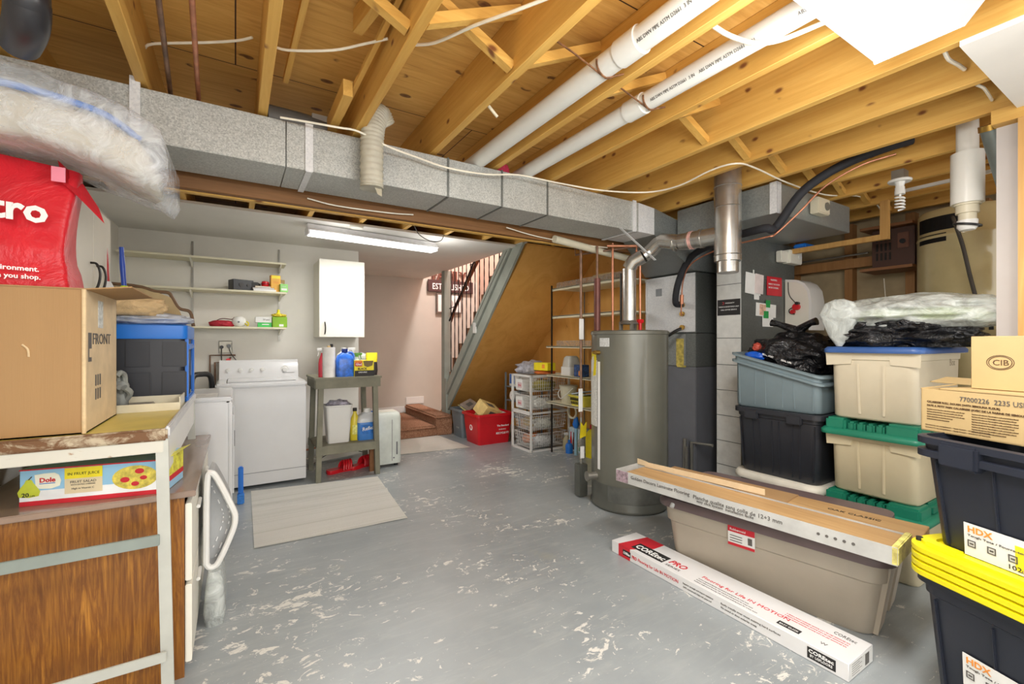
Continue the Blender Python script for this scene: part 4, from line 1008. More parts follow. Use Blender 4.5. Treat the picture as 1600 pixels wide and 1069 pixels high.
b = B(); b.box(.2052, .206, -.098, .098, .05, .12); b.build('side_print', mat('side_fruit_print', (232, 206, 70), .5, var=.3, vs=30), db)
b = B(); b.box(.2052, .2062, -.098, .098, .03, .05); b.build('side_stripe', INKR, db)
b = B(); b.bar((.20, -.0, .127), (.232, -.0, .137), .19, .001, up=(0, 0, 1)); b.build('open_flap', mat('side_fruit_print', (0, 0, 0)), db)
# tape roll
tr_ = thing('tape_roll', 'roll of brown packing tape standing on the fruit carton end', 'tape', (-.235, 2.27, .871))
b = B(); b.tube([(-.024, 0, 0), (.024, 0, 0)], .034, 28); b.build('tape', mat('brown_tape', (170, 118, 76), .3), tr_)
b = B(); b.tube([(.0235, 0, 0), (.0255, 0, 0)], .036, 28); b.build('side', PAPER, tr_)
# --- laundry basket on its side
lb = thing('laundry_basket', 'white perforated laundry basket turned sideways against the dresser front', 'basket', (-.125, 2.45, .24))
out = smooth_path([Vector(p) for p in ((.0, 0, .03), (.004, 0, .40), (.02, 0, .435), (.045, 0, .40), (.098, 0, .27), (.112, 0, .215), (.10, 0, .15), (.05, 0, .03), (.025, 0, .008), (.004, 0, .015))], 4)[:-1]
def basket_ring(k, y): return [Vector((.012 + (p.x - .0) * k, y, .22 + (p.z - .22) * k)) for p in out]
b = B(); b.loft([basket_ring(1.0, 0), basket_ring(.95, .10), basket_ring(.88, .26), basket_ring(.80, .40), basket_ring(.74, .395), basket_ring(.82, .26), basket_ring(.89, .10), basket_ring(.94, 0)], caps=False)
b.face(basket_ring(.80, .40)); b.face(basket_ring(.955, .05)); b.build('tub', mat('basket_shade_grey', (168, 170, 170), .4), lb, sharp=50)  # shaded inside of the white basket put into a grey
b = B(); rr_ = basket_ring(1.0, -.005); b.tube(rr_ + [rr_[0], rr_[1]], .013, 8); b.build('rim', WHITE, lb)
b = B()
for row, kk in enumerate((.80, .58)):
    for i in range(10, 31, 2):
        p, q = out[i], out[min(i + 1, len(out) - 1)]
        c = p.lerp(q, .2); e = p.lerp(q, .95)
        A_ = Vector((.012 + c.x * kk, .047, .22 + (c.z - .22) * (kk + .12))); E_ = Vector((.012 + e.x * kk, .047, .22 + (e.z - .22) * (kk + .12)))
        if (E_ - A_).length > .004: b.bar(A_, E_, .004, .010, up=(0, 1, 0))
b.build('slots', mat('slot_lit_white', (240, 240, 238), .6), lb)  # pale bars stand for light coming through the holes
pbg = B(); pbg.loft([rrect(.07, .30, .02, 0), rrect(.085, .34, .03, .06), rrect(.07, .32, .03, .16), rrect(.05, .28, .02, .238)]); tag(pbg.build('laundry_bag', FILMG, None, (-.08, 2.55, 0)), 'cloudy white bag on the floor under the sideways laundry basket', 'bag')
# --- cardboard box on the table
cb = thing('cardboard_box', 'large open cardboard box standing on the metal table', 'box', (-.645, 2.27, .962))
b = B(); L2, W2, H2 = .43, .46, .485
for a in ((-L2 / 2, L2 / 2, -W2 / 2, -W2 / 2 + .004), (-L2 / 2, L2 / 2, W2 / 2 - .004, W2 / 2), (-L2 / 2, -L2 / 2 + .004, -W2 / 2, W2 / 2)): b.box(*a, 0, H2)
b.box(-L2 / 2, L2 / 2, -W2 / 2, W2 / 2, 0, .004); b.build('walls', CARD, cb)
b = B(); b.box(L2 / 2 - .004, L2 / 2, -W2 / 2, W2 / 2, 0, H2); b.build('side_wall', KRAFT, cb)
b = B(); b.bar((L2 / 2, 0, H2 + .002), (L2 / 2 + .12, 0, H2 + .016), W2, .004); b.build('side_flap', CARD, cb)
b = B(); b.box(-L2 / 2, L2 / 2, -W2 / 2 - .004, -.02, H2, H2 + .004); b.box(-L2 / 2, L2 / 2, .02, W2 / 2, H2, H2 + .004); b.build('top_flap', CARD, cb)
b = B(); b.tube([(L2 / 2 - .004, -W2 / 2, .0), (L2 / 2 - .004, -W2 / 2, H2)], .006, 8); b.build('creased_edge', CARDE, cb)
SX, SA = (L2 / 2 + .0012), (0, 1, 0)
txt('FRONT', (SX, -.15, .30), SA, FZ, .05, INKG, cb, w=.26, h=.04)
plate((SX - .0008, -.2, .24), SA, FZ, .04, .10, INKG, cb, 'printed_square'); plate((SX - .0006, -.19, .255), SA, FZ, .03, .03, KRAFT, cb, 'printed_square_gap')
b = B()
for k in range(6): b.box(SX - .001, SX, -.11 + .03 * (k % 3), -.095 + .03 * (k % 3), .10 + .05 * (k // 3), .14 + .05 * (k // 3))
b.build('care_symbols', INKG, cb)
plate((SX - .0009, -.07, .36), SA, FZ, .07, .10, mat('torn_label', (196, 200, 198), .6, var=.15, vs=60), cb, 'torn_label')
b = B(); b.tube([(.065, -.231, .30), (.078, -.232, .285), (.08, -.231, .26)], .003, 6, k=3); b.build('dent', CARDE, cb)
# --- red shopping bag
rb = thing('shopping_bag', 'bright red reusable shopping bag with white lettering on the cardboard box', 'bag', (-.655, 2.19, 1.455))
b = B(); secs = []
for i in range(15):
    t = i / 14; z = t * .45; w_ = .335 + .0 * t; d_ = .20 * (1 - t * .75)
    rr = rrect(w_, d_, .02, z, 0, 0, 5); q = []
    for p in rr:
        n_ = noise.noise(p * 9 + Vector((3, 1, 0))); s_ = 1 if p.y > -d_ / 2 + .02 else .15
        bulge = .012 * math.sin(min(1, t * 3) * PI) if t < .34 else 0
        q.append(Vector((p.x * (1 + .03 * n_ + (.03 if t < .15 else 0)) - .012 * math.sin(t * 5) , p.y + n_ * .02 * s_ - .012 * math.sin(t * PI) * (1 if p.y < 0 else 0) - (.008 * math.sin(t * 30) if t < .3 and p.y < 0 else 0), p.z + .02 * noise.noise(Vector((p.x * 4, 0, 2))) * t - (.03 * max(0, p.x) / .17 if t > .9 else 0))))
    secs.append(q)
b.loft(secs); b.build('bag', BAGR, rb, sharp=80)
b = B(); b.face([(.135, -.06, .44), (.15, -.07, .36), (.18, -.05, .33), (.245, .0, .25), (.225, .02, .31), (.20, .0, .36), (.18, .02, .395)]); bmesh.ops.solidify(b.bm, geom=b.bm.faces[:], thickness=.004)
b.build('gusset', BAGR, rb)
b = B(); b.box(.125, .16, -.085, -.08, .36, .41); b.build('trim', mat('bag_pink_trim', (222, 130, 150), .4), rb)
txt('metro', (-.142, -.122, .223), (1, -.02, -.06), (0, 0, 1), .2, INKW, rb, w=.268, bold=.03)
txt('for the environment.', (-.085, -.118, .052), (1, 0, -.03), FZ, .02, INKW, rb, w=.19, bold=.02)
txt('save where you shop.', (-.08, -.118, .026), (1, 0, -.03), FZ, .02, INKW, rb, w=.188, bold=.02)
# --- upper cabinet with wire handles
uc = thing('wall_cabinet', 'white wall cabinet behind the red bag with curved wire handles', 'cabinet', (-.888, 2.45, 1.46), PI / 2)
# local x -> +Y, local -y -> +X
b = B(); b.box(0, .67, -.31, 0, 0, .45, .002); b.build('body', OFFW, uc)
for i, x in enumerate((.002, .337)):
    b = B(); b.box(x, x + .331, -.328, -.311, .003, .447, .002); dd = b.build('door', OFFW, uc)
    hx = x + (.28 if i == 0 else .05)
    b = B(); b.tube([(hx, -.328, .17), (hx, -.35, .165), (hx, -.362, .12), (hx, -.352, .06), (hx, -.328, .03)], .005, 8, k=5); b.build('handle', DKMETAL, dd)
# --- wrapped foam roll on top
mf = thing('wrapped_foam', 'slab of beige foam in clear plastic wrap drooping above the red bag', 'wrapped bundle', (-.54, 2.2, 1.915))
def slab(x0, x1, y0, y1, zb, zt, droop, nz, n=22, seed=0, bulge=0):
    secs = []
    for i in range(n):
        t = i / (n - 1); x = x0 + (x1 - x0) * t
        e = min(1, .55 + 2.2 * math.sin(PI * min(t, 1 - t) ** .8)) if (t < .08 or t > .92) else 1
        dz = -droop * max(0, (t - .45) / .55) ** 1.5
        h_ = (zt - zb) * e; zc = (zb + zt) / 2 + dz
        rr = rrect((y1 - y0) * (.9 + .1 * e), h_, min(.05, h_ * .45), 0, 0, 0, 6); q = []
        for p in rr:
            v = Vector((x * 6, p.x * 5, p.y * 7 + seed))
            q.append(Vector((x + nz * noise.noise(v + Vector((9, 0, 0))), (y0 + y1) / 2 + p.x + nz * noise.noise(v), zc + p.y + nz * (noise.noise(v * 1.1) + .5 * noise.noise(v * 2.6)) + bulge * math.sin(t * PI))))
        secs.append(q)
    return secs
b = B(); b.loft(slab(-.31, .28, -.20, .19, .015, .16, .10, .012)); b.build('foam', MATTR, mf, sharp=80)
b = B(); b.loft(slab(-.33, .335, -.235, .225, -.005, .235, .14, .022, 30, 3)); b.build('plastic_wrap', FILM, mf, sharp=180)
b = B(); b.tube([(-.30, -.19, .175), (-.1, -.17, .17), (.05, -.16, .16), (.16, -.14, .14), (.24, -.08, .10)], .012, 8, k=5); b.build('blue_strip', BLUEP, mf)
# --- crate on the far end of the table
cr = thing('storage_crate', 'black storage crate with blue lid and blue side grip at table end', 'crate', (-.48, 3.0, .9605))
b = B(); b.loft([rrect(.515, .42, .03, 0), rrect(.525, .43, .03, .33)]); 
for i in range(4):
    x = -.262 + .14 * i
    for (z0, z1) in ((.03, .165), (.185, .315)):
        b.box(x + .01, x + .112, -.219, -.20, z0, z1, .006)
b.build('body', CRATEP, cr)
b = B(); b.loft([rrect(.545, .45, .03, .325), rrect(.55, .455, .03, .335), rrect(.55, .455, .03, .39), rrect(.53, .435, .025, .397)]); b.build('lid', BLUEP, cr)
b = B(); b.box(.262, .276, -.20, -.165, .02, .33, .006); b.box(.262, .276, .165, .2, .02, .33, .006); b.box(.262, .276, -.2, .2, .0, .03, .006); b.box(.262, .278, -.18, .18, .27, .30, .006); b.build('side_grip', BLUEP, cr)
txt('Trade.', (-.20, -.2285, .345), FX, FZ, .03, INKW, cr, w=.088)
bl = blob('plastic_sheet', sheer('milky_sheet', (206, 212, 222), .75, .25, 8), None, .40, .3, .07, 5, amp=.15, loc=(-.40, 2.97, 1.359)); tag(bl, 'crumpled milky plastic sheet on the blue crate lid', 'plastic sheet')
bl = blob('rolled_canvas', BAGTAN, None, .34, .16, .11, 8, amp=.18, loc=(-.47, 2.86, 1.40)); tag(bl, 'crumpled tan canvas roll on top of the blue lidded crate', 'canvas')
fr = thing('folding_seat_back', 'tan canvas panel with brown bent frame behind the canvas roll', 'folding seat', (-.42, 3.14, 1.36))
b = B(); b.prism([(-.3, .0), (-.3, .22), (.02, .20), (.13, .15), (.17, .03), (.17, 0)], 'Y', -.006, .006); b.build('canvas', mat('tan_panel', (178, 156, 116), .8), fr)
b = B(); b.tube([(-.3, 0, .225), (-.05, 0, .215), (.04, 0, .19), (.10, 0, .185), (.12, 0, .155), (.15, 0, .10), (.20, 0, .08), (.215, 0, .0)], .009, 8, k=4); b.build('frame', mat('brown_frame', (112, 86, 62), .5), fr)
# brushes
for nm, lab, x, y, c1, c2, top in (('dish_brush', 'red topped white brush leaning behind the cardboard flap', -.56, 3.05, (186, 40, 44), (226, 226, 226), 1.80), ('dish_brush', 'blue handled brush with lime green bristles behind the cardboard flap', -.49, 3.03, (30, 70, 170), (196, 222, 40), 1.76)):
    t = thing(nm, lab, 'brush', (x, y, 1.362), 0, None)
    h = top - 1.362
    b = B(); b.tube([(0, 0, h * .45), (-.006, 0, h * .7), (-.012, 0, h)], [.011, .012, .010], 12, k=3); b.build('handle', mat('handle_' + str(c1[0]), c1, .35), t)
    b = B(); b.tube([(0, 0, .02), (0, 0, h * .3)], .01, 10); b.lathe([(.018, h * .28), (.030, h * .33), (.03, h * .42), (.014, h * .50)], 14); b.build('bristle_head', mat('head_' + str(c2[0]) + str(c2[2]), c2, .5), t)
    b = B(); b.cyl((0, 0, 0), (0, 0, .02), .03); b.build('base', WHITE, t)
# gloves
for i, (x, y, a) in enumerate(((-.50, 2.62, .3), (-.455, 2.64, -.3))):
    gl = thing('work_glove', ['grey suede work glove, left one of the pair beside the cardboard box', 'grey suede work glove, right one of the pair beside the cardboard box'][i], 'glove', (x, y, .985 + .0), a, 'work gloves')
    b = B(); b.loft([rrect(.085, .05, .02, .0), rrect(.09, .05, .022, .05), rrect(.095, .045, .02, .09), rrect(.08, .03, .012, .11)])
    b.build('palm', GLOVE, gl, sharp=180)
    for k in range(4):
        x_ = -.033 + .022 * k
        b = B(); b.tube([(x_, 0, .095), (x_ * 1.1, -.012, .135), (x_ * 1.15, -.045, .15), (x_, -.065, .12 + .005 * k)], .0115, 8, k=3); b.build('finger', GLOVE, gl)
    b = B(); b.tube([(.04, 0, .03), (.062, -.02, .06), (.055, -.05, .085)], .013, 8, k=3); b.build('thumb', GLOVE, gl)
b = B(); b.box(-.56, -.33, 2.54, 2.74, .9605, .984, .004); tag(b.build('grey_board', mat('speckled_board', (160, 156, 146), .7, var=.2, vs=30)), 'speckled grey board on the table under the gloves', 'board')
ty = thing('plastic_tray', 'cloudy white shallow tray lying across the mustard table top', 'tray', (-.345, 2.66, .9605))
b = B(); b.box(-.11, .13, -.12, .09, 0, .004); b.box(-.11, .13, .086, .09, 0, .05); b.box(-.11, .13, -.122, -.118, 0, .035)
b.box(.126, .13, -.12, .09, 0, .06); b.build('tray', mat('cloudy_tray', (216, 210, 186), .3), ty)

# ---------------- laundry machines
dy = thing('dryer', 'white clothes dryer seen from its side next to the top-load washer', 'dryer', (-.37, 3.68, 0), PI / 2)
# local x -> +Y (width .69), local -y -> +X (front)
b = B(); b.box(-.343, .343, -.33, .34, .03, .895, .008); b.build('body', APPL, dy)
b = B(); b.box(-.343, .343, -.352, -.331, .03, .895, .006); b.build('front_panel', APPL, dy)
b = B(); b.box(-.347, .347, -.355, .345, .897, .925, .01); b.build('top', APPL, dy)
b = B(); b.box(-.347, .347, .24, .34, .925, 1.08, .02); b.build('console', APPL, dy)
b = B(); b.box(-.24, .24, -.362, -.353, .28, .80, .02); dd = b.build('door', APPL, dy)
b = B(); b.box(.20, .235, -.366, -.36, .5, .62, .003); b.build('pull', APPG, dd)
b = B(); b.box(-.33, .33, -.32, .33, .0, .03); b.build('base', DKMETAL, dy)
b = B(); b.box(-.20, .10, -.2, .0, .9251, .927); tag(b.build('paper_sheet', mat('faded_paper', (206, 204, 198), .6, var=.08, vs=20), None, (-.2, 3.6, 0)), 'faded sheet of paper lying on the dryer top', 'paper')
ws = thing('washing_machine', 'white top-loading washing machine with control console on the back', 'washer', (.205, 4.83, 0))
b = B(); b.box(-.345, .345, -.355, .33, .03, .875, .008); b.build('body', APPL, ws)
b = B(); b.box(-.342, .342, -.357, -.354, .03, .135, .001); b.build('kick_panel', APPL, ws)
b = B(); b.box(-.342, .342, -.3585, -.356, .134, .1375); b.build('seam', APPG, ws)
b = B(); b.box(-.35, .35, -.365, .34, .877, .918, .012); b.build('top', APPL, ws)
b = B(); b.box(-.27, .27, -.31, .12, .918, .930, .008); b.build('lid', APPL, ws)
b = B(); b.prism([(.16, .918), (.34, .918), (.34, 1.09), (.23, 1.095), (.20, 1.07), (.17, .95)], 'X', -.335, .335); b.build('console', APPL, ws)
for i, x in enumerate((-.265, -.165, -.075, .02, .215)):
    r = .024 if i == 4 else .015
    kz = 1.0
    b = B(); b.cyl((x, .188, kz), (x, .165, kz - .004), r, r * .85, 20); b.cyl((x, .19, kz), (x, .178, kz - .002), r * 1.5, n=24); b.build('knob', WHITE, ws)
b = B(); b.box(.19, .3, .169, .172, .965, .967); b.box(-.28, .06, .176, .178, .962, .964); b.build('scale_marks', APPG, ws)
# copper pipes, valves, hose, outlet
line('supply_pipe', 'thin copper water pipe loop on the wall left of the washer console', 'pipe', [(-.21, 5.235, .85), (-.21, 5.235, 1.14), (.0, 5.235, 1.14)], .008, OLDCOP)
line('supply_pipe', 'inner copper water pipe with elbow left of the washer console', 'pipe', [(-.17, 5.225, .8), (-.17, 5.225, 1.07), (-.06, 5.225, 1.07), (-.04, 5.225, 1.12)], .009, OLDCOP)
vv = thing('tap_valve', 'brass washer tap with red handle behind the console', 'valve', (-.06, 5.20, 1.08))
b = B(); b.tube([(0, .03, 0), (0, -.02, 0)], .012, 10); b.tube([(0, -.01, 0), (0, -.02, -.07)], .011, 10); b.build('body', BRASS, vv)
b = B(); b.cyl((0, -.02, .01), (0, -.035, .012), .02); b.build('red_handle', REDP, vv)
line('dryer_hose', 'black corrugated hose arching behind the dryer top', 'hose', [(-.30, 4.45, .75), (-.30, 4.45, .97), (-.24, 4.55, 1.0), (-.18, 4.62, .97), (-.17, 4.64, .8)], .022, BLACKP, 12, 4)
ou = thing('wall_outlet', 'double wall socket with dark and grey plugs above the washer', 'outlet', (-.085, 5.248, 1.22))
b = B(); b.box(-.055, .055, -.008, 0, -.06, .06, .004); b.build('plate', OFFW, ou)
b = B(); b.cyl((-.03, -.008, .0), (-.03, -.04, 0), .016); b.build('dark_plug', BLACKP, ou)
b = B(); b.cyl((.03, -.008, .01), (.03, -.035, .01), .018); b.build('grey_plug', APPG, ou)
b = B(); b.tube([(-.03, -.03, 0), (-.032, -.035, -.06), (-.03, -.03, -.16)], .005, 6, k=3); b.tube([(.03, -.03, .0), (.045, -.03, -.06), (.09, -.03, -.13)], .004, 6, k=3); b.build('cord', WIREG, ou)
# --- wall shelves
for x, lab in ((-.35, 'left slotted shelf standard on the laundry wall'), (.385, 'right slotted shelf standard on the laundry wall')):
    b = B(); b.box(x - .008, x + .008, 5.238, 5.25, 1.28, 2.23)
    for k in range(26): b.box(x - .003, x + .003, 5.236, 5.238, 1.32 + k * .034, 1.34 + k * .034)
    tag(b.build('shelf_standard', STEEL), lab, 'shelf bracket rail')
def shelf(lab, x0, z, y0=4.97):
    t = thing('wall_shelf', lab, 'shelf', (x0, y0, z))
    b = B(); b.box(0, .43 - x0, 0, .265, -.018, 0, .003); b.build('board', CREAMSH, t)
    for x in (-.35, .385):
        if x > x0:
            b = B(); b.prism([(.27, -.02), (.27, -.075), (.24, -.07), (.01, -.03), (.0, -.02)], 'X', x - x0 - .006, x - x0 + .006); b.build('bracket', OFFW, t)
shelf('empty uppermost cream shelf on the laundry wall', -.86, 2.055)
shelf('middle cream shelf on the laundry wall with books and cartons', -.86, 1.765)
shelf('lowest cream shelf on the laundry wall with goggles and green box', -.45, 1.415)
ZM, ZL = 1.7655, 1.4155
t = carton('speaker_box', 'small black box with round dials on the middle wall shelf', 'box', (.105 - .06, 5.05, ZM), .18, .12, .10, BLACKP, .35)
b = B(); b.cyl((-.02, -.061, .05), (-.02, -.066, .05), .02); b.cyl((.04, -.061, .05), (.04, -.066, .05), .012); b.build('dials', DKMETAL, t)
t = carton('black_carton', 'plain dark carton right next to the black dial box', 'box', (.15, 5.08, ZM), .10, .13, .085, mat('dark_grey_card', (70, 70, 70), .5), -.2)
bs_ = []
for i, (w_, d_, h_, c, rz, lab) in enumerate(((.2, .17, .018, (236, 236, 232), .05, 'white papers at the bottom of the small stack on the shelf'), (.19, .15, .016, (96, 60, 44), -.1, 'brown book in the small stack on the middle shelf'), (.17, .14, .014, (196, 164, 96), .08, 'tan notebook topping the small stack on the middle shelf'))):
    z = ZM + (0, .0185, .035)[i]
    t = thing('book' if i else 'paper_stack', lab, 'book' if i else 'papers', (.24, 5.06, z), rz)
    b = B(); b.box(-w_ / 2, w_ / 2, -d_ / 2, d_ / 2, 0, .002); b.box(-w_ / 2, w_ / 2, -d_ / 2, d_ / 2, h_ - .002, h_); b.box(-w_ / 2, w_ / 2, d_ / 2 - .002, d_ / 2, .002, h_ - .002); b.build('cover', mat('cover_%d' % i, c, .6), t)
    b = B(); b.box(-w_ / 2 + .004, w_ / 2 - .004, -d_ / 2 + .003, d_ / 2 - .004, .002, h_ - .002); b.build('pages', PAPER, t)
rbx = thing('red_jar', 'small red round container on top of the stacked books', 'container', (.25, 5.04, ZM + .0495))
b = B(); b.lathe([(.026, 0), (.032, .008), (.034, .03), (.030, .05), (.0, .056)], 20); b.build('jar', REDP, rbx)
b = B(); b.lathe([(.0335, .02), (.036, .022), (.036, .028), (.0335, .03)], 20, caps=False); b.build('rim', mat('dark_red', (140, 16, 26), .4), rbx)
carton('tall_yellow_carton', 'tall yellow-orange carton standing on the middle wall shelf', 'carton', (.335, 5.03, ZM), .088, .06, .165, mat('orange_carton', (236, 176, 60), .5), .15, band=(.1, .95, .8, .97), bandm=INKY, text='TEA', tm=INKO, ts=(.2, .5, .6))
carton('tan_carton', 'plain tan carton behind the green pack on the middle shelf', 'carton', (.385, 5.16, ZM), .09, .05, .14, CARDL, 0, band=(.2, .8, .3, .5), bandm=KRAFT)
carton('green_white_pack', 'white and dark green pack between yellow carton and lime pack', 'carton', (.372, 5.045, ZM), .05, .06, .09, PAPER, .2, band=(.05, .95, .45, .9), bandm=mat('teal_print', (30, 130, 90), .5))
carton('lime_pack', 'pale lime green pack at the right end of the middle shelf', 'carton', (.408 + .0, 4.995, ZM), .07, .05, .08, mat('lime_card', (140, 206, 110), .5), .1, band=(.15, .85, .2, .45), bandm=PAPER, text='NEW', tm=INKW, ts=(.2, .6, .5))
# lowest shelf
gb = thing('goggles_bag', 'crumpled red pouch with dark strap on the lowest wall shelf', 'pouch', (-.11, 5.05, ZL))
blob('pouch', crinkle('red_cloth', (186, 40, 56), .6, 12, .6), gb, .20, .12, .065, 9, amp=.2)
b = B(); b.tube([(-.05, -.02, .05), (0, -.02, .075), (.08, -.02, .07), (.10, -.02, .09), (.11, -.02, .05), (.10, -.02, .02)], .004, 6, k=4); b.build('strap', mat('maroon', (90, 30, 40), .5), gb)
hm = thing('dust_mask', 'round white dust mask at the front of the lowest shelf', 'mask', (.03, 5.03, ZL))
b = B(); b.sphere((0, 0, .05), .06, 24, 14, sc=(1, .8, .9)); b.build('shell', mat('mask_white', (232, 232, 226), .8, var=.03, bs=90, bst=.2), hm)
b = B(); b.cyl((-.005, -.046, .045), (-.005, -.052, .045), .009); b.build('valve', APPG, hm)
b = B(); b.tube([(.05, -.02, .03), (.07, -.04, .01), (.075, -.045, .035), (.06, -.03, .05)], .006, 6, k=4); b.build('yellow_strap', YELP, hm)
carton('tissue_box', 'white box with small print stacked on a green box, lowest shelf', 'carton', (.235, 5.07, ZL + .0455), .14, .1, .055, PAPER, 0, text='50 pcs', tm=INKG, ts=(.45, .4, .4))
carton('green_box', 'flat bright green box under the white one on the lowest shelf', 'carton', (.245, 5.07, ZL), .12, .1, .045, mat('green_card', (70, 190, 90), .5), 0, band=(.3, .8, .5, .7), bandm=PAPER)
gbx = carton('glove_box', 'leaf green box with yellow rubber gloves on top, lowest shelf', 'carton', (.375, 5.05, ZL), .13, .1, .105, mat('leaf_green_card', (130, 178, 24), .5), 0, band=(.45, .75, .08, .3), bandm=PAPER)
gg_ = blob('rubber_gloves', mat('yellow_rubber', (226, 206, 60), .5), None, .12, .1, .035, 12, amp=.4, loc=(.37, 5.04, ZL + .106)); tag(gg_, 'bundle of yellow rubber gloves on the leaf green box', 'gloves')
b = B(); b.lathe([(.0, 0), (.02, .0), (.012, .02), (.014, .04), (0, .045)], 14); tag(b.build('sponge_knob', YELP, None, (.365, 5.04, ZL + .135)), 'yellow knob of rubber poking up above the gloves', 'stopper')
# --- wall cabinet over the bench
wc = thing('wall_cabinet', 'white single-door wall cabinet above the grey painted bench', 'cabinet', (.94, 5.249, 1.322))
b = B(); b.box(-.222, .222, -.37, 0, 0, .785, .002); b.build('body', OFFW, wc)
b = B(); b.box(-.222, .222, -.392, -.372, -.002, .789, .003); d_ = b.build('door', OFFW, wc)
b = B(); b.tube([(-.17, -.392, .03), (-.17, -.412, .045), (-.168, -.417, .09), (-.17, -.412, .135), (-.17, -.392, .15)], .006, 8, k=4); b.build('handle', DKMETAL, d_)
# --- painted bench
be = thing('utility_bench', 'olive grey painted wooden bench with shelf holding cleaning supplies', 'bench', (.90, 4.60, 0))
b = B(); b.box(-.30, .30, -.27, .28, .925, .945, .003); b.build('top', BENCH, be)
for x0, x1, y0, y1 in ((-.29, .29, -.262, -.24), (-.29, .29, .25, .27), (-.295, -.27, -.24, .25), (.27, .295, -.24, .25)):
    b = B(); b.box(x0, x1, y0, y1, .845, .925, .002); b.build('rail', BENCH, be)
for sx in (-1, 1):
    for y in (-.235, .235):
        b = B(); b.bar((sx * .24, y, .925), (sx * .265, y, 0), .045, .075 if False else .05, up=(0, 1, 0), bev=.003); b.build('leg', BENCH, be)
b = B(); b.box(-.275, .275, -.24, .24, .30, .32, .002); b.build('shelf', BENCH, be)
for y in (-.262, .245):
    b = B(); b.box(-.285, .275, y, y + .02, .245, .32, .002); b.build('rail', BENCH, be)
ZB = .9455
def spray(name, lab, loc, body, trig, h=.26, r=.04, rz=0, label=None):
    t = thing(name, lab, 'spray bottle', loc, rz)
    b = B(); b.lathe([(r * .95, 0), (r, .01), (r, h * .45), (r * .85, h * .6), (r * .4, h * .78), (r * .36, h * .84)], 20, sy=.65); b.build('bottle', body, t)
    if label:
        b = B(); b.lathe([(r * 1.012, .03), (r * 1.012, h * .42)], 20, sy=.66, caps=False); b.build('wrap_label', label, t)
    b = B(); b.cyl((0, 0, h * .83), (0, 0, h * .9), r * .42, n=14); b.box(-.05, .025, -.012, .012, h * .9, h, .005); b.bar((-.03, 0, h * .91), (-.042, 0, h * .72), .014, .006, up=(1, 0, 0)); b.build('trigger', trig, t)
    return t
spray('spray_bottle', 'red and pale spray bottle at the left end of the bench top', (.685, 4.45, ZB), mat('red_bottle', (206, 60, 76), .4), WHITE, .27, .036, 0)
pt_ = thing('paper_towel_roll', 'upright white paper towel roll on the bench beside the blue jug', 'paper towel', (.735, 4.42, ZB))
b = B(); b.lathe([(.055, 0), (.055, .275)], 28); b.build('roll', mat('tissue_white', (236, 234, 230), .9, bs=120, bst=.2), pt_)
b = B(); b.cyl((0, 0, .2755), (0, 0, .29), .015); b.build('core', CARDL, pt_)
def jug(name, lab, loc, L, W, Hh, body, cap, label=None, rz=0, tag_cat='jug', hand=True, txt_=None):
    t = thing(name, lab, tag_cat, loc, rz)
    b = B(); b.loft([rrect(L * .94, W * .94, .02, 0, n=4), rrect(L, W, .03, .012), rrect(L, W, .03, Hh * .60), rrect(L * .84, W * .8, .028, Hh * .76), rrect(L * .45, W * .5, .02, Hh * .84, n=4), rrect(L * .3, W * .36, .018, Hh * .88)]); b.build('body', body, t, sharp=60)
    b = B(); b.lathe([(L * .165, Hh * .87), (L * .175, Hh * .88), (L * .165, Hh), (0, Hh)], 20); b.build('cap', cap, t)
    if hand:
        b = B(); b.tube([(L * .12, 0, Hh * .84), (L * .36, 0, Hh * .86), (L * .5, 0, Hh * .74), (L * .47, 0, Hh * .52)], .012, 10, k=5); b.build('handle', body, t)
    if label: plate((-L * .38, -W / 2 - .001, Hh * .12), FX, FZ, L * .76, Hh * .42, label, t, 'label')
    if txt_: txt(txt_, (-L * .30, -W / 2 - .003, Hh * .3), (1, 0, .12), FZ, .03, INKW, t, w=L * .6, bold=.02)
    return t
DB = mat('detergent_blue', (50, 108, 206), .3, var=.25, vs=18)
jug('detergent_jug', 'big blue detergent jug in the middle of the bench top', (.875, 4.42, ZB), .16, .10, .26, DB, mat('navy_cap', (26, 56, 140), .35))
b = B(); b.lathe([(.03, 0), (.035, .01), (.035, .16), (.012, .22), (.012, .27)], 18); bb_ = thing('pump_bottle', 'bottle with black pump cap rising behind the blue jug', 'bottle', (.79, 4.60, ZB)); b.build('bottle', WHITE, bb_)
b = B(); b.cyl((0, 0, .27), (0, 0, .305), .014); b.build('pump_cap', BLACKP, bb_)
jug('bleach_jug', 'white jug standing behind the blue detergent jug', (.90, 4.60, ZB), .14, .10, .27, WHITE, WHITE)
spray('spray_bottle', 'white trigger spray bottle behind the bin bag carton', (.975, 4.55, ZB), WHITE, WHITE, .27, .04, 0)
spray('spray_bottle', 'clear bottle with green and blue neck beside the bin bag carton', (.995, 4.46, ZB), mat('bluish_clear', (190, 204, 226), .2), INKGR, .22, .04, PI)
gc = thing('bin_bag_carton', 'yellow and black bin bag carton with open front on the bench', 'carton', (1.04, 4.40, ZB))
b = B(); b.box(-.09, .09, -.045, .045, 0, .15, .002); b.build('carton', INKY, gc)
plate((-.088, -.0455, .0), FX, FZ, .18, .055, INK, gc, 'black_panel'); plate((-.088, -.0455, .10), FX, FZ, .07, .05, mat('carton_orange', (226, 130, 30), .5), gc, 'orange_panel')
plate((-.082, -.047, .095), FX, FZ, .06, .035, INKR, gc, 'red_panel')
txt('Glad', (-.078, -.0485, .105), FX, FZ, .03, INKW, gc, w=.052, bold=.02)
txt('BLACK', (-.06, -.047, .062), FX, FZ, .03, INK, gc, w=.085, bold=.03); txt('ORDURES', (-.055, -.047, .032), FX, FZ, .02, INKW, gc, w=.08)
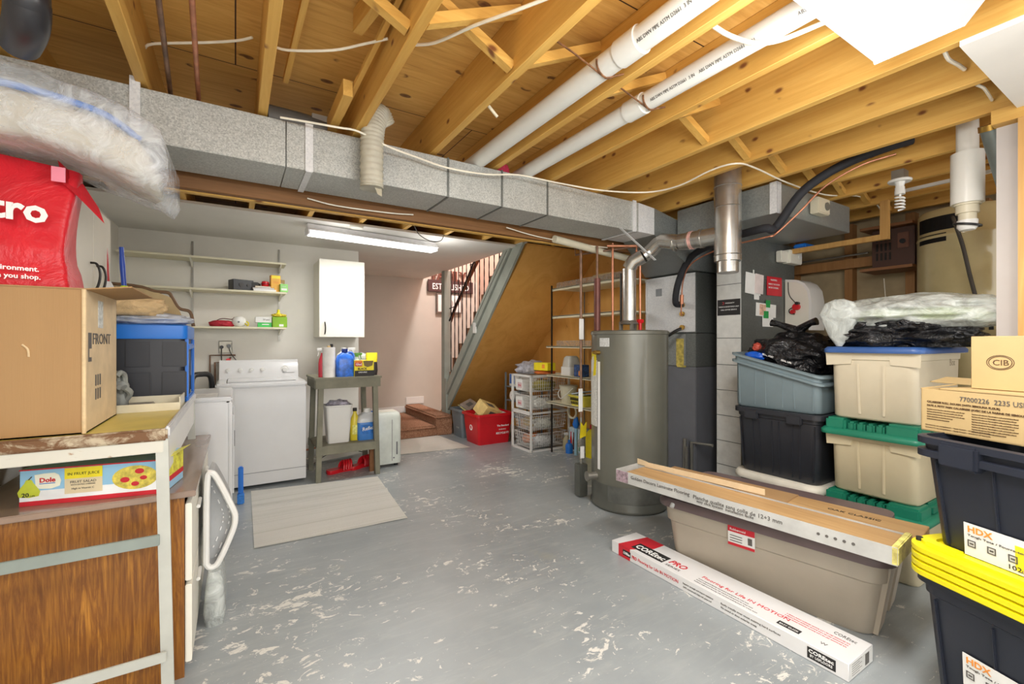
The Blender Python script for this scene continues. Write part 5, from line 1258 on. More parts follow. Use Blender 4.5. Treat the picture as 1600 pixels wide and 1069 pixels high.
b = B(); b.prism([(-.01, .145), (.085, .145), (.075, .10), (.03, .085), (.0, .10)], 'Y', -.0465, -.0455); b.build('open_window', mat('olive_bag_roll', (112, 96, 50), .5), gc)
gy = thing('garden_bag', 'yellow topped black pouch at the right end of the bench', 'pouch', (1.135, 4.46, ZB))
b = B(); b.loft([rrect(.10, .06, .02, 0), rrect(.11, .075, .025, .05), rrect(.10, .06, .02, .13)]); b.build('pouch', mat('dark_pouch', (56, 50, 50), .4), gy)
b = B(); b.loft([rrect(.102, .062, .02, .13), rrect(.11, .05, .018, .18), rrect(.11, .02, .009, .22)]); b.build('yellow_top', INKY, gy)
cw = thing('clear_wrap', 'crumpled clear plastic bag behind the bin bag carton', 'plastic bag', (1.07, 4.55, ZB))
blob('bag', FILMG, cw, .14, .12, .24, 14, amp=.15, sub=3)
# items on the bench shelf
wb = thing('waste_bin', 'tall white plastic waste bin on the bench shelf full of scraps', 'bin', (.83, 4.52, .3205))
b = B(); b.loft([rrect(.19, .15, .02, 0), rrect(.235, .19, .03, .34), rrect(.25, .205, .03, .345), rrect(.25, .205, .03, .355), rrect(.225, .18, .025, .355), rrect(.18, .14, .02, .02)], caps=True); b.build('bin', WHITE, wb)
sc_ = blob('lint_scraps', crinkle('grey_lint', (180, 176, 190), .9, 20, .8, var=.3), None, .2, .16, .09, 16, amp=.3, loc=(.83, 4.52, .635)); tag(sc_, 'heap of grey scraps filling the white waste bin', 'scraps')
yb = thing('cleaner_bottle', 'yellow cleaner bottle between the white bin and the blue jug', 'bottle', (.985, 4.50, .3205))
b = B(); b.lathe([(.04, 0), (.046, .01), (.046, .16), (.034, .22), (.016, .26), (.016, .28)], 24, sy=.75); b.build('bottle', mat('lemon_liquid', (224, 206, 60), .3), yb)
b = B(); b.lathe([(.02, .28), (.02, .31), (.0, .312)], 16); b.build('cap', INK, yb)
plate((-.03, -.0355, .06), FX, FZ, .06, .09, mat('floral_label', (236, 226, 120), .5, var=.2, vs=50), yb, 'label')
jg = jug('washer_fluid_jug', 'large translucent jug of blue washer fluid on the bench shelf', (1.10, 4.50, .3205), .20, .13, .30, mat('blue_fluid_jug', (70, 130, 206), .25), WHITE, rz=.0, txt_='Reflex')
b = B(); b.loft([rrect(.203, .133, .03, .17), rrect(.203, .133, .03, .182), rrect(.172, .107, .028, .230), rrect(.095, .068, .02, .255), rrect(.062, .05, .018, .266)]); b.build('empty_shoulder', mat('cloudy_jug', (206, 210, 212), .3), jg)
plate((-.075, -.0675, .06), FX, FZ, .15, .09, mat('blue_label', (40, 110, 190), .4, var=.2, vs=20), jg, 'label')
# clogs
for i, (u, v, rz, lab) in enumerate(((533, 738, R(-72), 'red rubber sandal nearer the washer on the floor under the bench'), (565, 731, R(-62), 'red rubber sandal further right under the bench'))):
    p = pz(u, v, 0); t = thing('rubber_sandal', lab, 'sandal', (p.x, p.y + .04, 0), rz, 'red sandals')
    b = B()
    outl = [(-.045, -.12), (-.05, -.06), (-.04, 0), (-.05, .07), (-.04, .12), (0, .14), (.035, .12), (.048, .07), (.035, 0), (.042, -.06), (.038, -.12), (0, -.135)]
    sm = smooth_path([Vector((x, y, 0)) for x, y in outl + [outl[0]]], 3)[:-1]
    b.loft([[Vector((p.x, p.y, 0)) for p in sm], [Vector((p.x * 1.06, p.y * 1.03, .015)) for p in sm], [Vector((p.x, p.y, .036)) for p in sm]])
    b.build('sole', REDP, t)
    for k, y in enumerate((.02, .045, .07, .095)):
        b = B(); b.tube([(-.05, y - .01, .02), (-.04, y, .07), (0, y + .01, .10), (.04, y, .07), (.05, y - .01, .02)], .011, 8, k=4); b.build('strap', REDP, t)
# junk under the bench
b = B(); b.box(1.12, 1.175, 4.46, 4.50, 0, .24, .002); tag(b.build('wood_plank_offcut', PLYSHELF), 'short brown plank standing under the bench by the dehumidifier', 'plank')
b = B(); b.bar((.62, 5.0, .05), (1.2, 5.15, .06), .05, .05); tag(b.build('white_trim_stick', OFFW), 'white stick lying on the floor behind the bench', 'stick')
line('dark_cable', 'dark power cable trailing on the floor behind the bench', 'cable', [(.65, 4.95, .01), (.8, 4.9, .12), (1.0, 4.95, .20), (1.15, 4.9, .1), (1.25, 4.85, .3)], .005, WIREG, 6, 4)
line('copper_pipe', 'short copper pipe near the floor between washer and bench', 'pipe', [(.58, 5.18, .12), (.75, 5.18, .14), (.85, 5.2, .16)], .010, COPPER)
# dehumidifier
dh = thing('dehumidifier', 'white rounded dehumidifier standing right of the bench', 'dehumidifier', (1.325, 4.66, 0))
b = B(); b.loft([rrect(.26, .26, .04, .03), rrect(.27, .27, .05, .05), rrect(.27, .27, .05, .50), rrect(.255, .25, .05, .535), rrect(.21, .20, .045, .552)]); b.build('body', mat('pale_mint_white', (214, 220, 212), .35), dh, sharp=50)
b = B(); b.box(.075, .090, -.1365, -.134, .12, .25, .003); b.build('level_window', APPG, dh)
b = B(); b.box(-.10, .10, -.085, .06, .5525, .558, .003); b.build('top_grille', OFFW, dh)
b = B(); b.cyl((.05, -.138, .09), (.05, -.134, .09), .008); b.box(.03, .035, -.1365, -.134, .06, .48); b.build('seam_and_button', APPG, dh)
for x, y in ((-.09, -.07), (-.09, .07), (.09, -.07), (.09, .07)):
    b = B(); b.cyl((x, y, 0), (x, y, .032), .022); b.build('caster', BLACKP, dh)
# rugs
def rug(lab, pts, m, ridge=None):
    b = B(); n = 24; c0 = [Vector((*p, 0)) for p in pts]   # near-left, near-right, far-right, far-left
    cen = sum(c0, Vector()) / 4
    grid = []
    for i in range(n + 1):
        row = []
        for j in range(n + 1):
            s, t = i / n, j / n
            p = (c0[0] * (1 - s) + c0[1] * s) * (1 - t) + (c0[3] * (1 - s) + c0[2] * s) * t
            z = .006 + .002 * noise.noise(p * 4)
            if ridge is not None: z += .016 * math.exp(-((t - ridge) / .02) ** 2)
            row.append(b.bm.verts.new(p - cen + Vector((0, 0, z))))
        grid.append(row)
    for i in range(n):
        for j in range(n): b.bm.faces.new((grid[i][j], grid[i + 1][j], grid[i + 1][j + 1], grid[i][j + 1]))
    bmesh.ops.solidify(b.bm, geom=b.bm.faces[:], thickness=.005)
    o = b.build('rug', m, None, (cen.x, cen.y, 0)); tag(o, lab, 'rug')
rug('grey striped flatweave rug in front of the washer', [(.097, 3.165), (1.053, 3.135), (1.137, 4.249), (.111, 4.396)], RUGM, .62)
rug('pale flatweave rug at the foot of the carpeted steps', [(1.45, 4.95), (2.404, 4.848), (2.33, 5.69), (1.5, 5.75)], RUGM2)
bd = thing('dustpan_brush', 'blue plastic brush standing on the floor at the dryer corner', 'brush', (.035, 4.12, 0))
b = B(); b.box(-.018, .018, -.02, .02, .08, .29, .008); b.build('handle', BLUEP, bd)
b = B(); b.box(-.024, .024, -.03, .03, .0, .08, .006); b.build('bristles', mat('brush_blue', (60, 130, 210), .8, var=.1, vs=80), bd)
# ================= bins, totes, shelves on the right =================
def tote(name, lab, loc, rz, L, W, Hh, m, bl=.88, bw=.84, rim=.018, ribs=4, ribdepth=.008, rimm=None, r=.05, group=None, double=False, slant=0, endrib=True):
    """open storage tub; L along local x, front is local -y; origin base centre"""
    t = thing(name, lab, 'storage tub', loc, rz, group)
    def s(z): return slant * z
    b = B(); l0, w0 = L * bl, W * bw
    lt, wt = L - .05, W - .05
    H1 = Hh - .012
    def sl(ring_, top):
        if not slant or not top: return ring_
        return [Vector((p.x, p.y, p.z - slant * (p.x / L + .5))) for p in ring_]
    secs = [rrect(l0 * .97, w0 * .97, r, 0, n=5), rrect(l0, w0, r, .012, n=5), sl(rrect(lt, wt, r, Hh * .86, n=5), 1), sl(rrect(lt + .012, wt + .012, r, Hh * .87, n=5), 1), sl(rrect(lt + .016, wt + .016, r, H1, n=5), 1),
            sl(rrect(lt + .002, wt + .002, r, H1, n=5), 1), rrect(l0 - .01, w0 - .01, r * .9, .018, n=5)]
    b.loft(secs); b.build('body', m, t, sharp=50)
    b = B()
    def rimring(z):
        a = [sl(rrect(L, W, r * 1.2, z, n=6), 1), sl(rrect(L, W, r * 1.2, z + rim, n=6), 1), sl(rrect(L - .04, W - .04, r, z + rim + .003, n=6), 1), sl(rrect(L - .04, W - .04, r, z, n=6), 1)]
        b.loft(a, loop=True)
    rimring(Hh - rim)
    if double: rimring(Hh - rim - .045)
    b.build('rim', rimm or m, t, sharp=50)
    # ribs following the taper on the front and back
    for side in (-1, 1):
        b = B()
        for i in range(ribs):
            x = (i + .5) / ribs - .5
            hw = L / ribs * .30
            for q in (-1, 1):
                x0 = x * l0 + q * hw * .9; x1 = x * lt + q * hw
                zt = Hh * .84 - slant * (x1 / L + .5)
                b.bar((x0, side * (w0 / 2 + .001), .02), (x1, side * (wt / 2 + .001), zt), .007, ribdepth, up=(0, 1, 0), bev=.002)
        if side < 0 or endrib: b.build('ribs', m, t)
        else: b.bm.free()
    return t
def lid(t, L, W, z, m, th=.03, r=.06, rec=True, nm='lid', pads=0):
    b = B(); b.loft([rrect(L, W, r, z, n=6), rrect(L + .004, W + .004, r, z + .004, n=6), rrect(L + .004, W + .004, r, z + th * .6, n=6), rrect(L - .02, W - .02, r, z + th, n=6)])
    if pads:
        for i in range(pads): b.box(-L * .42 + L * .84 * i / pads + .006, -L * .42 + L * .84 * (i + 1) / pads - .006, -W * .42, W * .42, z + th - .006, z + th + .012, .01)
    return b.build(nm, m, t, sharp=50)
RZ = -PI / 2
# --- long taupe tub with flooring on top
big = tote('long_storage_tub', 'long taupe plastic tub with mauve lid under the wood flooring pack', (2.462, 1.307, 0), R(-80), 1.04, .56, .36, TAUPE, .885, .82, ribs=0, r=.06)
lid(big, 1.07, .60, .335, TAUPEL, .045, .09)
b = B(); b.loft([rrect(.96, .49, .07, .36, n=5), rrect(.94, .47, .06, .4355, n=5)]); b.build('raised_lid_top', TAUPEL, big)
b = B()
for y in (-.13, .13): b.hull([(.44, y - .07, .01), (.44, y + .07, .01), (.468, y - .07, .01), (.468, y + .07, .01), (.48, y - .08, .32), (.48, y + .08, .32), (.515, y - .08, .32), (.515, y + .08, .32)])
b.build('end_columns', TAUPE, big)
b = B(); b.loft([rrect(.985, .50, .07, .24, n=5), rrect(1.005, .522, .07, .25, n=5), rrect(1.02, .535, .07, .34, n=5)], caps=False)
b.build('upper_band', TAUPE, big)
plate((-.13, -.2695, .225), FX, (0, -.03, 1), .13, .10, PAPER, big, 'label')
plate((-.13, -.2735, .295), FX, (0, -.03, 1), .13, .03, INKR, big, 'label_top'); plate((-.13, -.2715, .225), FX, (0, -.03, 1), .13, .014, INKR, big, 'label_bottom')
txt('Rubbermaid', (-.12, -.2755, .304), FX, FZ, .02, INKW, big, w=.075)
plate((-.032, -.2722, .25), FX, (0, -.06, 1), .02, .035, INKG, big, 'barcode'); 
for k in range(3): plate((-.12, -.2722, .248 + .013 * k), FX, (0, -.06, 1), .06, .004, INKG, big, 'label_line')
b = B(); b.cyl((-.42, -.30, .36), (-.42, -.315, .345), .012); b.build('latch_clip', mat('clear_clip', (214, 216, 214), .2), big)
# --- flooring packs
fp1 = thing('laminate_flooring_pack', 'open pack of oak laminate flooring with grey printed sleeve on the long tub', 'flooring pack', (2.125, 1.325, .4365), R(-84))
b = B(); b.box(-.655, .655, -.105, -.102, 0, .068); b.box(-.655, .655, .102, .105, 0, .062); b.box(-.655, .655, -.102, .102, 0, .003); b.box(-.658, -.655, -.105, .105, 0, .07); b.build('sleeve', DIRTYW, fp1)
b = B(); b.box(-.655, -.57, -.1065, -.105, .002, .066); b.build('purple_print', mat('mauve_print', (150, 130, 138), .5, var=.3, vs=60), fp1)
b = B(); b.prism([(-.655, .066), (-.655, .10), (-.60, .095), (-.45, .066)], 'Y', .098, .103); b.bar((-.60, .10, .075), (.1, .108, .085), .004, .03); b.build('torn_flap', KRAFT, fp1)
for k in range(3):
    b = B(); b.box(-.61, .63, -.099, .099, .0045 + .018 * k, .0205 + .018 * k, .001, seg=1); b.build('plank', WOODPL, fp1)
b = B(); b.box(.635, .658, -.106, .104, .0, .07, .004); b.build('taped_end', mat('clear_yellow_tape', (222, 206, 120), .25, var=.2, vs=30), fp1)
txt('Golden Decora Laminate Flooring', (-.55, -.1065, .035), FX, FZ, .03, INKG, fp1, w=.37)
txt('Planche qualite sans colle de 12+3 mm', (-.16, -.1065, .030), FX, FZ, .03, INKG, fp1, w=.42)
txt('easy click system  installation facile', (-.14, -.1065, .015), FX, FZ, .02, INKG, fp1, w=.28)
b = B()
for k in range(5): b.cyl((.40 + .03 * k, -.1065, .036), (.40 + .03 * k, -.105, .036), .006, n=12)
b.build('round_icons', INKG, fp1)
fp2 = thing('laminate_flooring_pack', 'second flooring pack with brown kraft wrap behind the first on the long tub', 'flooring pack', (2.37, 1.28, .4365), R(-82))
b = B(); b.box(-.6, .6, -.10, .10, 0, .036, .002); b.build('planks', WOODPL, fp2)
b = B(); b.box(-.602, .1, -.102, .102, .0, .041, .002); b.bar((-.60, -.08, .05), (-.15, -.09, .06), .05, .003); b.build('kraft_wrap', CARD, fp2)
txt('OAK CLASSIC', (.25, .0, .0368), FX, (0, 1, 0), .03, INK, fp2, w=.2)
# --- coretec box
ck = thing('flooring_carton', 'long white and red flooring carton lying on the floor', 'carton', (2.043, 1.378, .001), RZ)
CW = mat('glossy_carton_white', (228, 228, 228), .3, var=.01)
b = B(); b.box(-.617, .617, -.1, .11, 0, .068, .002, seg=1); b.build('carton', CW, ck)
def ctop(x, y, s, w, m, h=None, sh=0, bold=.0): return txt(s, (x, y, .0686), FX, (0, 1, 0), .03, m, ck, w=w, h=h, shear=sh, bold=bold)
def cfr(x, z, s, w, m, h=None, bold=0): return txt(s, (x, -.1008, z), FX, FZ, .03, m, ck, w=w, h=h, bold=bold)
b = B(); b.prism([(-.56, -.1), (-.47, -.1), (-.40, .02), (-.40, .11), (-.53, .11), (-.545, .0)], 'Z', .0681, .0686); b.build('red_panel', INKR, ck)
b = B(); b.box(-.56, -.47, -.1008, -.1, .0, .068); b.build('red_panel', INKR, ck)
b = B(); b.box(-.49, -.27, -.07, .01, .0684, .0690); b.build('black_panel', INK, ck)
txt('COREtec', (-.48, -.052, .0695), FX, (0, 1, 0), .05, INKW, ck, w=.2, h=.045, bold=.02)
b = B(); b.box(-.525, -.465, -.1016, -.1008, .018, .05); b.build('black_panel', INK, ck)
txt('COREtec', (-.521, -.1022, .026), FX, FZ, .02, INKW, ck, w=.052, h=.015, bold=.02)
ctop(-.255, -.035, 'PRO', .10, INKR, .045, .2, .02); ctop(-.25, -.07, 'SERIES', .09, INKG, .016)
ctop(-.06, -.02, 'Flooring for Life IN MOTION', .42, INKR, .028)
for k in range(3): ctop(-.06, -.045 - .018 * k, 'Resilient engineered flooring with attached underlayment for every room', .26 + .03 * k, INKG, .008)
cfr(-.455, .022, 'PRO', .035, INKR, .02, .02)
cfr(-.41, .024, 'Flooring for Life IN MOTION', .27, INKR, .022)
cfr(-.11, .036, 'Superior strength and impact resistance', .17, INKG, .010); cfr(-.11, .018, '100% waterproof, kidproof, petproof', .16, INKG, .010)
cfr(.10, .036, 'Easily installs over most existing hard surfaces', .27, INKG, .011); cfr(.10, .018, 'No sound or shoe underlay creep', .17, INKG, .011)
b = B(); b.box(.475, .575, -.1014, -.1008, .012, .056); b.build('black_panel', INK, ck)
txt('COREtec', (.480, -.1022, .036), FX, FZ, .02, INKW, ck, w=.088, h=.014, bold=.02); txt('BY USFLOORS', (.485, -.1022, .02), FX, FZ, .02, INKW, ck, w=.078, h=.01)
b = B(); b.box(.34, .43, -.075, -.045, .0681, .0687); b.build('black_panel', INK, ck)
txt('EASY CLICK', (.347, -.067, .069), FX, (0, 1, 0), .02, INKW, ck, w=.075)
for k in range(3): ctop(.33, .03 - .016 * k, 'A lifetime limited residential warranty and a ten year commercial one', .24, INKR, .008)
ctop(.50, .055, 'COREtec', .08, INKG, .02); ctop(.50, -.06, 'W', .025, INKG, .015)
b = B(); b.box(.6171, .6176, -.085, .105, .006, .062); b.build('end_label', PAPER, ck)
b = B()
for k in range(6): b.box(.6177, .6181, -.075, -.01 + .02 * (k % 2), .014 + .0085 * k, .0152 + .0085 * k)
for k in range(9): b.box(.6177, .6181, .038 + .004 * k, .0405 + .004 * k, .012, .056)
b.build('end_print', INKG, ck)

# --- right foreground stack: dark tub, yellow lids, dark nested tubs
HX = R(-111)
def hdx(lab, z, H, dbl):
    t = tote('dark_storage_tub', lab, (2.135, .165, z), HX, .80, .47, H, NAVYP, .86, .82, rim=.022, ribs=3, ribdepth=.012, double=dbl, r=.05)
    # label
    w0, wt = .47 * .82 / 2, (.47 - .05) / 2
    zz = .012 if dbl else .15; yy = -(w0 + (wt - w0) * (zz / (H * .86))) - .006
    up = Vector((0, -(wt - w0), H * .86)).normalized()
    plate((-.25, yy, zz), FX, up, .33, .105, PAPER, t, 'label', .002)
    plate((-.12, yy - .0022, zz + .01), FX, up, .15, .075, INKY, t, 'yellow_patch', .0006)
    plate((-.17, yy - .0024, zz + .02), FX, up, .05, .03, mat('pale_yellow_spray', (240, 226, 120), .5), t, 'yellow_spray', .0006)
    o = Vector((-.24, yy - .0030, zz)); 
    txt('HDX', o + up * .078, FX, up, .03, INKO, t, w=.065, h=.02, bold=.02)
    txt('Tough Tote / Fourre-tout robuste', o + up * .064, FX, up, .02, INKG, t, w=.20, h=.009)
    txt('102', o + Vector((.10, 0, 0)) + up * .008, FX, up, .02, INK, t, w=.03, h=.014); txt('Liters / Litres', o + Vector((.135, 0, 0)) + up * .008, FX, up, .02, INKG, t, w=.06, h=.009)
    b = B()
    for k in range(4):
        M = Matrix((Vector(FX), up, Vector(FX).cross(up))).transposed().to_4x4(); M.translation = o + Vector((.0 + .052 * k, -.0002, 0)) + up * .03
        b.box(0, .022, 0, .003, 0, .0006, M=M); b.box(0, .022, .019, .022, 0, .0006, M=M); b.box(0, .003, 0, .022, 0, .0006, M=M); b.box(.019, .022, 0, .022, 0, .0006, M=M); b.box(.006, .016, .008, .013, 0, .0006, M=M)
    b.build('icons', INKG, t)
    b = B(); M = Matrix((Vector(FX), up, Vector(FX).cross(up))).transposed().to_4x4(); M.translation = o + Vector((.285, -.0002, 0)) + up * .074
    b.cyl(M @ Vector((0, 0, 0)), M @ Vector((0, 0, .0008)), .018, n=20); b.build('round_seal', INKR, t)
    b = B()
    for k in range(10): b.box(.27 + .003 * k, .2716 + .003 * k, .01, .05, 0, .0008, M=Matrix.Translation(o) @ Matrix((Vector(FX), up, Vector(FX).cross(up))).transposed().to_4x4())
    b.build('barcode', INK, t)
    return t
h1 = hdx('dark navy tub with yellow lids standing on the floor at right edge', 0, .455, False)
for k in range(4):
    t = thing('tub_lid', ['lowest of the four stacked yellow lids', 'second lowest of the four stacked yellow lids', 'third of the four stacked yellow lids, just under the top one', 'topmost yellow lid of four, under the upper dark tub'][k], 'lid', (2.135, .165, .4585 + .0262 * k), HX, 'stacked yellow lids')
    b = B(); b.loft([rrect(.825, .50, .08, 0, n=7), rrect(.835, .51, .085, .004, n=7), rrect(.835, .51, .085, .020, n=7), rrect(.80, .475, .07, .025, n=7)])
    if k == 3:
        b.loft([rrect(.79, .465, .07, .024, n=7), rrect(.79, .465, .07, .036, n=7), rrect(.72, .40, .05, .036, n=7), rrect(.72, .40, .05, .024, n=7)], loop=True)
        for sx in (-1, 1): b.box(sx * .30 - .05, sx * .30 + .05, -.235, -.19, .02, .04, .006)
    b.build('lid', YELP, t)
    if k == 3:
        b = B(); b.cyl((-.385, -.205, .025), (-.385, -.205, .037), .010); b.build('hole', INK, t)
h2 = hdx('dark navy tub with doubled rim stacked on the yellow lids', .5640, .376, True)
for x_ in (-.30, .12):
    b = B(); b.box(x_, x_ + .11, -.248, -.20, .29, .37, .008); b.build('latch', NAVYP, h2)
# --- dough cartons
dg = thing('dough_carton', 'open brown dough carton with black print on the upper dark tub', 'carton', (2.275, .34, .9405), R(-108))
b = B()
for a in ((-.25, .25, -.16, -.156), (-.25, .25, .156, .16), (-.25, -.246, -.16, .16), (.246, .25, -.16, .16)): b.box(*a, 0, .155)
b.box(-.25, .25, -.16, .16, 0, .004); b.build('walls', CARDL, dg)
b = B(); b.bar((-.25, -.16, .155), (-.25, .02, .165), .004, .003, up=(1, 0, 0)); b.bar((-.22, .158, .155), (-.21, .24, .175), .46, .003, up=(0, 0, 1)); b.box(-.24, .25, -.08, .14, .150, .154); b.build('flap', CARDL, dg)
txt('77000226  2235 USE BY', (-.13, -.1612, .122), FX, FZ, .03, INKG, dg, w=.205, h=.016)
txt('CALABRESE ROLL DOUGH (WITH SEMOLINA FLOUR)', (-.23, -.1612, .106), FX, FZ, .02, INKB, dg, w=.21, h=.009, bold=.02)
txt('PATE A PETIT PAIN CALABRESE (AVEC DE LA FARINE DE SEMOULE)', (-.23, -.1612, .092), FX, FZ, .02, INKB, dg, w=.28, h=.009, bold=.02)
for k in range(5):
    txt('Ingredients: enriched wheat flour, water, durum semolina, yeast, salt, sugar', (-.23, -.1612, .080 - .009 * k), FX, FZ, .01, INKB, dg, w=(.115, .11, .115, .08, .07)[k], h=.0045)
for k in range(8):
    txt('Keep frozen until ready to use. Thaw overnight in a cooler, proof and bake as directed', (-.095, -.1612, .080 - .0085 * k), FX, FZ, .01, INKB, dg, w=(.12, .115, .12, .12, .11, .12, .115, .09)[k], h=.0045)
for k in range(2): txt('Conserver au congelateur - keep frozen - produce of Canada', (-.235, -.1612, .022 - .009 * k), FX, FZ, .01, INKB, dg, w=.19, h=.004)
b = B(); b.box(.04, .17, -.1614, -.1604, .006, .05); b.build('barcode_border', INK, dg)
b = B(); b.box(.045, .165, -.1618, -.1612, .010, .046); b.build('barcode_field', CARDL, dg)
b = B(); x = .055
for k in range(14):
    w_ = (.002, .004, .0015)[k % 3]; b.box(x, x + w_, -.1622, -.1616, .012, .044); x += w_ + .0025
b.build('barcode', INK, dg)
d2_ = thing('plain_carton', 'plain tan carton with oval stamp on top of the dough carton', 'carton', (2.436, .335, 1.096), R(-100))
b = B(); b.box(-.175, .175, -.115, .115, 0, .195, .002, seg=1); b.build('carton', CARDL, d2_)
b = B()
for s_ in (1, .85):
    b.tube([(-.095 + .036 * s_ * math.cos(a * PI / 12), -.116, .10 + .026 * s_ * math.sin(a * PI / 12)) for a in range(25)], .0011, 5)
b.build('oval_stamp', INKB, d2_)
txt('CIB', (-.116, -.1158, .09), FX, FZ, .03, INKB, d2_, w=.042, h=.02)
b = B(); b.box(-.176, .176, -.012, .012, .1955, .1965); b.build('packing_tape', mat('clear_tape', (200, 178, 136), .25), d2_)

# --- tan tub stack behind (three tubs)
def tan(lab, z, lidm, m, lab2=None, pads=0):
    hb = .385 if not pads else .345
    t = tote('storage_tub', lab, (3.30, 1.055, z), RZ, .44, .74, hb, m, .88, .88, rim=.016, ribs=0, r=.045)
    b = B()
    for side in (-1, 1):
        zt = hb - .01
        b.hull([(side * .215, -.354, zt), (side * .08, -.354, zt), (side * .09, -.352, zt - .065), (side * .212, -.350, zt - .075), (side * .21, -.33, zt), (side * .08, -.33, zt), (side * .205, -.33, zt - .075), (side * .09, -.33, zt - .065)])
    for side in (-1, 1):
        b.bar((side * .055, -.331, .03), (side * .06, -.347, .31), .012, .006, up=(0, 1, 0), bev=.002)
    b.build('front_handles', m, t)
    if pads:
        ld = lid(t, .48, .775, .325, lidm, .034, .05, nm='lid')
        b = B()
        for x0, x1 in ((-.215, -.115), (.07, .215)): b.box(x0, x1, -.36, -.2, .345, .4165, .012)
        for k in range(4): b.box(-.11 + .044 * k, -.072 + .044 * k, -.345, -.2, .345, .402, .01)
        b.box(-.215, .215, -.2, .36, .345, .4165, .02)
        b.build('raised_panels', lidm, t)
    else: lid(t, .455, .755, .372, lidm, .034, .05, nm='lid')
    return t
tan('bottom tan tub with green lid, mostly hidden behind the long taupe tub', 0, GREENL, TANP, pads=4)
tan('middle tan tub with green ribbed lid behind the long taupe tub', .4185, GREENL, TANP, pads=4)
t3 = tan('top tan tub with blue lid under the black and clear bags', .8370, BLUEL, TANP2)
txt('Box', (-.06 + .33, -.15, .31), (0, 1, 0), FZ, .04, mat('pencil', (150, 140, 120), .8), t3, w=.08)
g1 = blob('garbage_bag', BAGK, None, .56, .62, .19, 21, amp=.24, fr=2.2, sub=5, pw=3.0, loc=(3.22, .99, 1.244)); tag(g1, 'wide black garbage bag slumped on the blue lidded tan tub', 'bag')
g2 = thing('clear_bag', 'cloudy plastic bag with pale green contents on the black bag', 'bag', (3.18, .93, 1.345))
blob('bag', FILMG, g2, .54, .76, .20, 22, amp=.16, fr=1.7, sub=5, pw=2.5, loc=(0, 0, 0))
blob('green_contents', crinkle('pale_green_cloth', (178, 200, 120), .8, 6, .8, var=.15), g2, .40, .58, .11, 23, amp=.18, loc=(0, 0, .015))
b = B(); b.lathe([(.012, -.10), (.045, -.04), (.07, .03), (.085, .09), (.06, .15), (.02, .17)], 20, sy=1.2); o_ = b.build('hanging_tail', FILMG, g2, sharp=180); o_.location = (-.235, .27, 0); o_.scale = (.55, 1, 1)
# --- slate / charcoal stack
s0 = tote('storage_tub', 'low navy tub with thick white lid at the bottom of the charcoal stack', (3.28, 1.575, 0), RZ, .50, .66, .36, mat('deep_navy', (34, 40, 66), .4), .9, .9, ribs=0, r=.06)
lid(s0, .56, .70, .352, mat('ivory_lid', (222, 218, 204), .4), .045, .09)
s1_ = tote('storage_tub', 'charcoal ribbed tub with thick rim between white lid and slate blue tub', (3.27, 1.565, .399), RZ, .56, .68, .43, CHARP, .86, .88, rim=.03, ribs=4, ribdepth=.01, r=.05)
for x_ in (-.19, .08):
    b = B(); b.box(x_, x_ + .09, -.348, -.32, .36, .42, .006); b.build('latch', CHARP, s1_)
s2_ = tote('storage_tub', 'slate blue tub with slanting doubled rim on top of the charcoal tub', (3.27, 1.58, .8305), RZ, .58, .66, .37, SLATEP, .92, .90, rim=.014, ribs=3, ribdepth=.006, double=True, slant=.14, r=.04)
gb1 = thing('garbage_bag', 'tied shiny black bag with white lettering heaped in the slate blue tub', 'bag', (3.26, 1.57, 1.06))
blob('bag', BAGK, gb1, .50, .54, .30, 31, amp=.2, fr=2.2, sub=5, pw=2.3)
for a in (-.8, .9):
    b = B(); b.tube([(0, 0, .22), (-.02, .03 * a, .30), (-.05, .12 * a, .335), (-.05, .17 * a, .345)], [.05, .03, .02, .026], 8); b.build('tied_ear', BAGK, gb1)
txt('REAL FOOD FOR REAL LIFE', (-.262, .10, .125), (0, -1, -.30), (0.2, 0, 1), .03, INKW, gb1, w=.19, bold=.02)
blob('blue_print', mat('bright_blue_print', (24, 90, 200), .4), gb1, .06, .14, .06, 33, amp=.2, loc=(-.22, .17, .09))
blob('red_print', mat('red_brown_print', (176, 72, 56), .5), gb1, .05, .05, .06, 34, amp=.2, loc=(-.20, .17, .15))

# --- recycling bins
def recbin(lab, loc, L, W, H, m, rz=0):
    t = thing('recycling_bin', lab, 'recycling bin', loc, rz)
    b = B(); b.loft([rrect(L * .80, W * .76, .03, 0), rrect(L * .81, W * .77, .03, .01), rrect(L * .93, W * .9, .035, H - .03), rrect(L * .94, W * .91, .035, H), rrect(L * .9, W * .87, .03, H), rrect(L * .78, W * .74, .03, .015)]); b.build('tub', m, t)
    b = B(); b.loft([rrect(L * .93, W * .9, .03, H - .035), rrect(L, W, .04, H - .03), rrect(L, W, .04, H), rrect(L * .92, W * .88, .03, H)], loop=True); b.build('rim', m, t)
    return t
rbn = recbin('bright red recycling bin with white lettering full of cardboard', (2.75, 5.05, 0), .54, .46, .38, REDP)
uy = Vector((0, -.03, .36)).normalized()
txt('The Standard', (.02, -.205, .215), FX, uy, .03, INKW, rbn, w=.17, bold=.02); txt('BLUE BOX', (.05, -.201, .17), FX, uy, .02, INKW, rbn, w=.1)
txt('RECYCLE IT!', (.01, -.199, .12), FX, uy, .03, INKW, rbn, w=.18, bold=.02)
b = B(); b.tube([(-.232 - .002, .03 * math.cos(a), .20 + .03 * math.sin(a)) for a in [k * PI / 7 for k in range(15)]], .008, 8); b.build('round_logo', INKW, rbn)
txt('RECYCLE', (-.229, .06, .13), (0, -1, 0), FZ, .02, INKW, rbn, w=.12)
gbn = recbin('grey recycling bin behind the red one with papers sticking out', (2.75, 5.50, 0), .52, .36, .38, GREYP)
txt('W!', (-.222, .03, .12), (0, -1, 0), FZ, .1, INKW, gbn, w=.08, h=.12)
